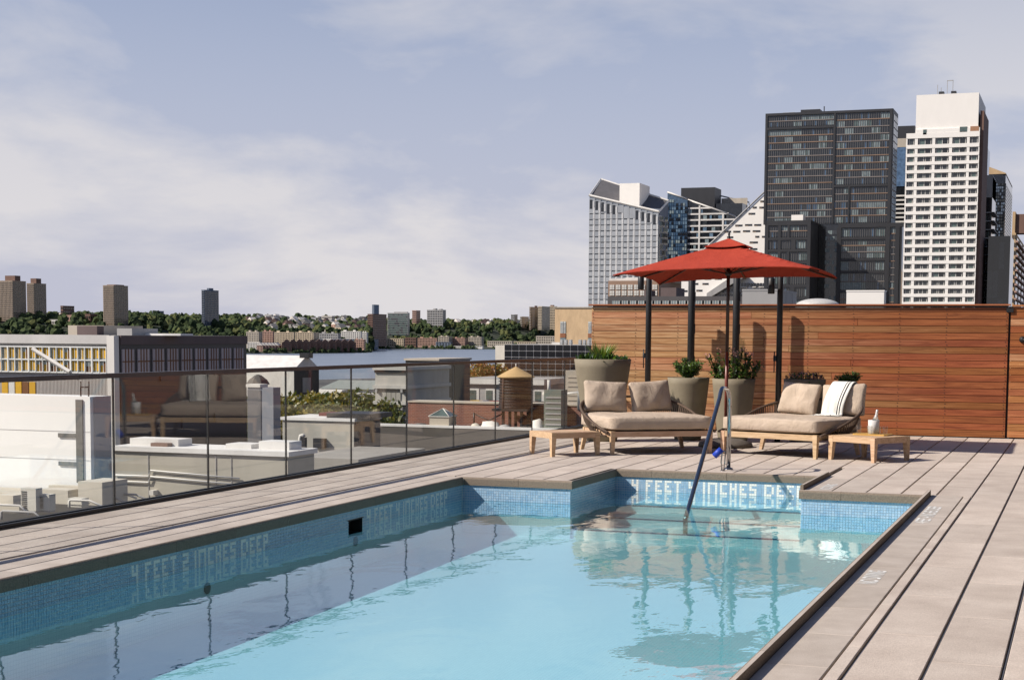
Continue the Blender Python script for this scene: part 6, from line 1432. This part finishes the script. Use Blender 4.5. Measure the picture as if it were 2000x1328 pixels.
for sx in (-0.55, 0.55):
    for sy in (-0.55, 0.55): q = MB(); q.box(sx*sc_-0.12, sx*sc_+0.12, sy*sc_-0.12, sy*sc_+0.12, 0, zb_-0.25); q.build('leg', M_black, wtw)
q = MB(); q.tube([(0, 0, 0), (0, 0, zb_-0.2)], 0.16, seg=8); q.build('riser_pipe', W_brown, wtw)
for s in (-1, 1):
    q = MB(); q.tube([(s*0.55*sc_, -0.55*sc_, zb_-0.5), (s*2.3*sc_, -0.6*sc_, 0)], 0.07, seg=5); q.tube([(s*2.3*sc_, -0.6*sc_, zb_-0.6), (s*0.6*sc_, -0.6*sc_, 0.2)], 0.06, seg=5); q.tube([(s*2.3*sc_, -0.6*sc_, 0), (s*2.3*sc_, -0.6*sc_, zb_-0.5)], 0.09, seg=5); q.build('brace', M_black, wtw)
q = MB(); q.tube([(-sc_*0.45, -sc_*0.9, zb_), (-sc_*0.45, -sc_*0.87, zt_)], 0.05, seg=5); q.build('ladder', W_brown, wtw)
cr_ = random.Random(8)
for px, w_, d_, hh, m, lb in ((822, 1.6, 1.0, 0.35, W_roof, 'dark tarp bundle left of the skylight'), (958, 2.2, 1.2, 0.75, W_white, 'pile of white sheeting left of the water tower'), (985, 1.4, 1.0, 0.45, W_grey, 'grey bundle under the water tower'), (1052, 1.5, 1.2, 1.1, W_white, 'white round-shouldered tank right of the water tower'), (928, 1.1, 0.5, 0.5, M_parw, 'small cream vent box before the brick wall')):
    p0 = at_roof(px, Yf-3.6); t = thing('roof_clutter', lb, 'roof clutter', p0)
    q = MB(); n_ = 10
    for k in range(n_): 
        ang = 2*math.pi*k/n_; q.v.append((w_/2*math.cos(ang)*cr_.uniform(0.85, 1.1), d_/2*math.sin(ang), 0))
    for k in range(n_): ang = 2*math.pi*k/n_; q.v.append((w_/2*0.8*math.cos(ang)*cr_.uniform(0.7, 1.1), d_/2*0.8*math.sin(ang), hh*cr_.uniform(0.55, 0.9)))
    q.v.append((0.1, 0, hh))
    for k in range(n_): k2 = (k+1) % n_; q.face([k, k2, n_+k2, n_+k], 0, True); q.face([n_+k, n_+k2, 2*n_], 0, True)
    q.build('bundle', m, t)
# ducts and boxes right of the water tower
for px0, px1, y0_, y1_, Y, m, lb in ((1062, 1096, 762, 842, 146, wmat('green_grey_duct', (0.16, 0.18, 0.15)), 'tall green-grey duct housing right of the water tower'), (1104, 1150, 724, 792, 170, W_beige, 'plain beige rooftop box behind the largest planter'), (1098, 1150, 800, 812, 152, W_brown, 'low brown curb right of the duct housing')):
    A0, A1 = PY(px0, y1_, Y), PY(px1, y0_, Y); t = thing('roof_box', lb, 'rooftop box', ((A0.x+A1.x)/2, Y+1, A0.z)); w_ = (A1.x-A0.x)/2; hh = A1.z-A0.z
    q = MB(); q.box(-w_, w_, -1, 1, -8, hh); q.build('casing', m, t); q = MB()
    for k in range(6): q.box(-w_*0.8, w_*1.02, -1.06, -0.98, hh*(0.15+0.13*k), hh*(0.19+0.13*k))
    q.build('louvre', W_grey if m is not W_beige else W_beige, t)
for k, (pts, lb) in enumerate(((((1072, 742, 147), (1072, 775, 147), (1060, 768, 147)), 'white bent pipe above the duct housing'), (((1098, 770, 150), (1130, 766, 150), (1130, 800, 150)), 'white horizontal pipe run right of the duct housing'), (((1100, 790, 149), (1100, 838, 149)), 'white upright pipe right of the duct housing'))):
    P3 = [PY(x, y, Y) for x, y, Y in pts]; t = thing('roof_pipe', lb, 'pipe', P3[0]); q = MB(); q.tube([p-P3[0] for p in P3], 0.16, seg=7); q.build('tube', W_white, t)
# parked cars beyond the brick wall
zq = -13.0
t = thing('parking_deck', 'dark parking deck behind the brick wall', 'parking deck', (PY(900, 800, 290).x, 300, GZ))
q = MB(); q.box(-60, 60, -12, 40, 0, zq-GZ); q.build('slab', wmat('parking_asphalt', (0.06, 0.06, 0.06)), t)
def car(label, px, body_m, van=False, rz=1.35):
    Yk = 296.0; x = PY(px, 798, Yk).x
    t = thing('parked_car', label, 'car', (x, Yk, zq), rz, 'cars parked beyond the brick wall')
    prof = [(-2.1, 0.35), (2.1, 0.35), (2.15, 0.8), (1.3, 0.95), (0.8, 1.45), (-1.2, 1.5), (-1.9, 1.0), (-2.15, 0.9)] if not van else [(-2.2, 0.35), (2.2, 0.35), (2.2, 1.0), (1.7, 1.2), (1.3, 1.95), (-2.15, 1.95)]
    q = MB(); q.prism(prof, -0.88, 0.88); q.build('body', body_m, t)
    q = MB(); q.box(-1.2, 0.75, -0.9, 0.9, 1.02, 1.38) if not van else q.box(-1.9, 1.3, -0.9, 0.9, 1.25, 1.75); q.build('side_window', G_dark, t)
    q = MB(); q.poly([(1.32, -0.75, 0.98), (1.32, 0.75, 0.98), (0.86, 0.7, 1.42), (0.86, -0.7, 1.42)]) if not van else q.poly([(1.72, -0.8, 1.22), (1.72, 0.8, 1.22), (1.34, 0.75, 1.9), (1.34, -0.75, 1.9)])
    q.v = [(a_+0.02, b_, c_+0.01) for a_, b_, c_ in q.v]; q.build('windscreen', G_mid, t)
    for sx in (-1.35, 1.35):
        for sy in (-0.8, 0.8): q = MB(); q.tube([(sx, sy-0.1, 0.33), (sx, sy+0.1, 0.33)], 0.33, seg=14); q.build('wheel', M_black, t)
P_white = mat('car_paint_white', (0.75, 0.74, 0.72), rough=0.25, coat=0.6); P_black = mat('car_paint_black', (0.012, 0.012, 0.014), rough=0.2, coat=0.6); P_red = mat('car_paint_red', (0.32, 0.02, 0.02), rough=0.25, coat=0.6); P_silver = mat('car_paint_silver', (0.45, 0.45, 0.46), rough=0.25, metal=0.5, coat=0.6); P_yellow = mat('car_paint_yellow', (0.65, 0.42, 0.02), rough=0.3, coat=0.5)
car('white car at the left of the row beyond the brick wall', 812, P_white, rz=2.7); car('black car second from the left beyond the brick wall', 862, P_black, rz=2.8); car('white van in the row beyond the brick wall', 902, P_white, van=True, rz=1.9); car('silver car right of the white van beyond the brick wall', 938, P_silver, rz=2.9); car('red car beyond the brick wall just left of the water tower', 968, P_red, rz=3.0); car('yellow cab in front of the silver car beyond the brick wall', 930, P_yellow, rz=2.9)
# G: grey two-window building, black gridded block, tan block
t, a, b, h = slab('pale_grey_block', 'pale grey building with green-tinted windows left of the water tower', 'building', 900, 1062, 1063, 741, 330, W_grey, Y1=350)
P = Vector(t.location); zz = lambda py: PY(940, py, 330).z-P.z; xx = lambda px: PY(px, 770, 330).x-P.x
q = MB(); q.box(-a-0.2, a+0.2, -b-0.3, b, zz(750), zz(741)+0.1); q.build('parapet', W_white, t); q = MB(); q.box(-a, a, -b-0.35, -b+0.02, zz(755), zz(750)); q.build('shadow_strip', W_black, t)  # black strip paints the shadow under the parapet
for px in (917, 949, 1044): 
    q = MB(); q.box(xx(px), xx(px+19), -b-0.12, -b+0.02, zz(781), zz(759)); wq = q.build('window', W_white, t); q = MB(); q.box(xx(px)+0.1, xx(px+13), -b-0.2, -b-0.1, zz(780), zz(762)); q.build('pane', G_green, wq)
q = MB(); q.box(-a, a, -b-0.4, -b+0.02, zz(786), zz(782)); q.build('ledge', W_white, t)
t, a, b, h = slab('black_grid_block', 'black glass building with a white grid of mullions behind the water tower', 'office building', 985, 1172, 1173, 674, 430, W_grey, 700, Y1=455)
P = Vector(t.location); nc, nr = 13, 7; pw = 2*a/nc; ph = (PY(1080, 674, 430).z-PY(1080, 760, 430).z)/nr
me = MB(); me.box(0.12, pw-0.12, -0.1, 0.05, 0.12, ph-0.12); me = me.mesh('pane', mat('black_mirror_glass', (0.006, 0.006, 0.008), rough=0.06))
for i in range(nc):
    for j in range(nr): add('pane', me, t, (-a+pw*i, -b, h-ph*(j+1)))
q = MB(); q.box(-a-2.9, -a-0.02, -b+0.2, b, 0, h-0.3); q.build('white_end', wmat('cream_end_wall', (0.66, 0.61, 0.52)), t)
for k, px in enumerate((1094, 1102, 1111, 1130, 1138.5, 1147, 1154)):
    q = MB(); x = PY(px, 670, 430).x-P.x; q.box(x-0.35, x+0.35, -b+1, -b+2.4, h, h+1.45); q.box(x-0.5, x+0.5, -b+0.9, -b+2.5, h+0.45, h+0.6); q.build('roof_fan', mat('galvanised', (0.55, 0.55, 0.53), rough=0.4, metal=0.4), t)
q = MB(); q.box(PY(1075, 671, 430).x-P.x, PY(1092, 671, 430).x-P.x, -b+1, -b+3, h, h+0.7); q.build('roof_kerb', W_white, t)
t, a, b, h = slab('tan_block', 'tan brick building with tall narrow windows at the left end of the timber wall', 'building', 1083.5, 1200, 1201, 601, 520, wmat('tan_brick', (0.60, 0.42, 0.24), sc=0.8), 640, Y1=560)
P = Vector(t.location); zz = lambda py: PY(1120, py, 520).z-P.z; xx = lambda px: PY(px, 640, 520).x-P.x
for px in (1094.5, 1149):
    q = MB(); q.box(xx(px), xx(px+10.5), -b-0.15, -b+0.02, zz(651), zz(628)); wq = q.build('window', mat('pale_pane', (0.55, 0.55, 0.50), (0.35, 0.37, 0.36), rough=0.3, scale=0.8), t); q = MB()
    for k in range(1, 6): q.box(xx(px), xx(px+10.5), -b-0.25, -b-0.12, zz(651)+(zz(628)-zz(651))*k/6-0.06, zz(651)+(zz(628)-zz(651))*k/6+0.06)
    q.box(xx(px+5), xx(px+5.6), -b-0.26, -b-0.12, zz(651), zz(628)); q.build('glazing_bar', W_grey, wq)
    q = MB(); q.box(xx(px), xx(px+10.5), -b-0.2, -b+0.02, zz(659.5), zz(651.3)); q.build('brown_panel', wmat('rust_panel', (0.28, 0.11, 0.05)), t)
    q = MB(); q.box(xx(px), xx(px+10.5), -b-0.15, -b+0.02, zz(668), zz(660)); q.build('lower_window', G_curt, t)
q = MB(); q.box(-a-0.3, a, -b-0.3, b, h-0.1, h+0.25); q.build('coping', W_beige, t)
# pier sheds by the river
t, a, b, h = slab('pier_shed', 'big white pier shed with a dark gable by the river', 'shed', 380, 574, 622, 722, 560, wmat('white_shed_wall', (0.70, 0.67, 0.60)), 745)
q = MB(); q.prism([(-b-0.5, h), (b+0.5, h), (0, h+5.5)], -a-0.5, a+0.3, axis='x'); q.build('roof', wmat('pale_shed_roof', (0.62, 0.60, 0.56)), t)
q = MB(); q.prism([(-b, 0), (b, 0), (b, h), (0, h+4.8), (-b, h)], a, a+0.25, axis='x'); q.build('gable', mat('dark_gable', (0.03, 0.032, 0.036), rough=0.7), t)
q = MB(); q.box(a+0.24, a+0.5, -4, 3, 3, 9); q.build('gable_door', W_grey, t)
for px, py in ((504, 750),):
    p0 = PY(px, py, 480)
    v_ = thing('roof_cupola', 'dark little roof cupola in front of the white pier shed', 'cupola', (p0.x, 480, p0.z-12)); q = MB(); q.lathe([(3.0, 0), (3.0, 11.5), (4.2, 12), (3.2, 13.5), (1.2, 15), (0.3, 15.3)], seg=8, sm=False); q.build('hood', W_roof, v_)
q = MB(); q.box(a-2, a+2, -2, 2, h+4.5, h+6.5); q.build('ridge_vent', M_black, t)
t, a, b, h = slab('long_shed', 'long low white shed with a grey-green roof on the pier', 'shed', 625, 905, 906, 764, 640, W_white, Y1=672)
q = MB(); q.prism([(-b-1, h), (b+1, h), (b*0.2, h+3.4)], -a, a, axis='x'); q.build('roof', wmat('grey_green_roof', (0.25, 0.27, 0.25)), t)
q = MB(); q.box(-a+1, -a+14, -b-6, -b+0.1, 0, h*0.86); q.build('white_annex', W_pure, t)

# --- trees in the park below
LT = [leaf_mat('autumn_leaf_olive', (0.10, 0.10, 0.02), (0.17, 0.15, 0.03)), leaf_mat('autumn_leaf_green', (0.045, 0.065, 0.012), (0.08, 0.10, 0.02)), leaf_mat('autumn_leaf_gold', (0.20, 0.16, 0.03), (0.27, 0.20, 0.04)), leaf_mat('autumn_leaf_rust', (0.24, 0.09, 0.025), (0.33, 0.15, 0.04))]
M_bark = mat('grey_brown_bark', (0.09, 0.07, 0.05), (0.06, 0.045, 0.035), rough=1.0, scale=3)
def tree(label, px, py_top, Y, rad, seed, pal=(0, 0, 1, 2), group='park trees beyond the rooftops', base=GZ, n=5200, ls=0.62):
    r = random.Random(seed); top = PY(px, py_top, Y); Hh = top.z-base
    t = thing('park_tree', label, 'tree', (top.x, Y, base), group=group)
    q = MB(); q.tube([(0, 0, 0), (0.1, 0, Hh*0.35), (0.2, 0.1, Hh*0.6)], [0.35, 0.26, 0.15], seg=8)
    tips = []
    for k in range(9):
        a = k*2.4+r.uniform(-0.3, 0.3); e = Vector((math.cos(a)*rad*r.uniform(0.45, 0.85), math.sin(a)*rad*r.uniform(0.45, 0.85), Hh*r.uniform(0.62, 0.93)))
        q.tube([(0.1, 0, Hh*r.uniform(0.3, 0.5)), tuple(e*0.55+Vector((0, 0, Hh*0.2))), tuple(e)], [0.14, 0.09, 0.03], seg=5); tips.append(e)
    q.build('trunk', M_bark, t)
    tips += [Vector((0, 0, Hh*0.9)), Vector((rad*0.3, 0, Hh*0.8)), Vector((-rad*0.4, rad*0.2, Hh*0.75))]
    for k in range(8): a = r.uniform(0, 6.28); tips.append(Vector((math.cos(a)*rad*0.8, math.sin(a)*rad*0.8, Hh*r.uniform(0.5, 0.85))))
    q = MB()
    for i in range(n):
        c = r.choice(tips); cr2 = rad*0.36; p = c + rdir(r)*cr2*r.random()**0.4; p.z = min(p.z, Hh)
        leaf(q, p, rdir(r), rdir(r), ls*r.uniform(0.6, 1.3), ls*0.7, r.choice(pal))
    q.build('crown', LT, t, kind='stuff')
for i, (px, py, Y, rad, pal, lb) in enumerate(((548, 776, 175, 6.0, (0, 1, 1), 'leftmost olive tree next to the grey stair tower'), (585, 776, 200, 7.0, (0, 0, 2), 'olive tree second from the stair tower'), (625, 772, 185, 7.0, (0, 2, 1), 'golden olive tree in the middle of the park clump'), (665, 768, 205, 7.5, (0, 1, 2), 'broad olive tree behind the beige box'), (700, 762, 185, 6.5, (0, 1, 1), 'darker green tree next to the grey boarded building'), (728, 768, 200, 5.0, (1, 1, 0), 'rightmost dark green tree of the park clump'), (560, 800, 160, 5.5, (0, 0, 2), 'front olive tree just right of the stair tower'), (605, 800, 165, 6.0, (0, 2, 2), 'front yellow-green tree in the park clump'), (650, 796, 162, 6.0, (0, 0, 1), 'front olive tree right of the yellow-green one'), (695, 794, 160, 5.5, (1, 1, 0), 'front dark tree at the right of the park clump'))):
    tree(lb, px, py, Y, rad, 40+i, pal)
tree('rust and gold tree behind the pale grey building', 942, 711, 370, 7.5, 77, (3, 3, 0, 2), ls=0.8)
tree('small olive tree right of the rust and gold tree', 925, 716, 375, 5.0, 78, (0, 2), ls=0.8, n=1500)

# --- vents, pipes and boxes scattered over the near roofs
rb = random.Random(66)
def roof_bits(t, ax0, ax1, ay0, ay1, z, n):
    for k in range(n):
        x, y = rb.uniform(ax0, ax1), rb.uniform(ay0, ay1); kind = rb.random()
        q = MB()
        if kind < 0.35: q.lathe([(0.12, 0), (0.12, 0.5), (0.2, 0.52), (0.2, 0.62), (0.05, 0.72)], c=(x, y, z), seg=10); q.build('roof_vent', rb.choice((W_grey, W_white, W_black)), t)
        elif kind < 0.65: q.box(x-0.4, x+0.4, y-0.3, y+0.3, z, z+rb.uniform(0.3, 0.7)); q.box(x-0.44, x+0.44, y-0.34, y+0.34, z+0.12, z+0.18); q.build('roof_unit', rb.choice((W_grey, M_ac, W_beige)), t)
        else: q.tube([(x, y, z), (x, y, z+0.35), (x+0.1, y, z+0.4), (x+rb.uniform(0.8, 2.2), y+0.1, z+0.4), (x+2.3, y+0.1, z)], 0.06, seg=6); q.build('roof_pipe_run', rb.choice((W_grey, W_white)), t)
for o in [o for o in bpy.data.objects if o.parent is None and o.type == 'EMPTY']:
    nm = o.get('label', '')
    if nm.startswith('pale beige low roof'): roof_bits(o, PZ(5, 990, zr).x-o.location.x, PZ(205, 990, zr).x-o.location.x, -6, 12, zr-GZ, 12)
    elif nm.startswith('broad dark brown flat roof'): roof_bits(o, -14, 14, -24, -4, 0, 0)
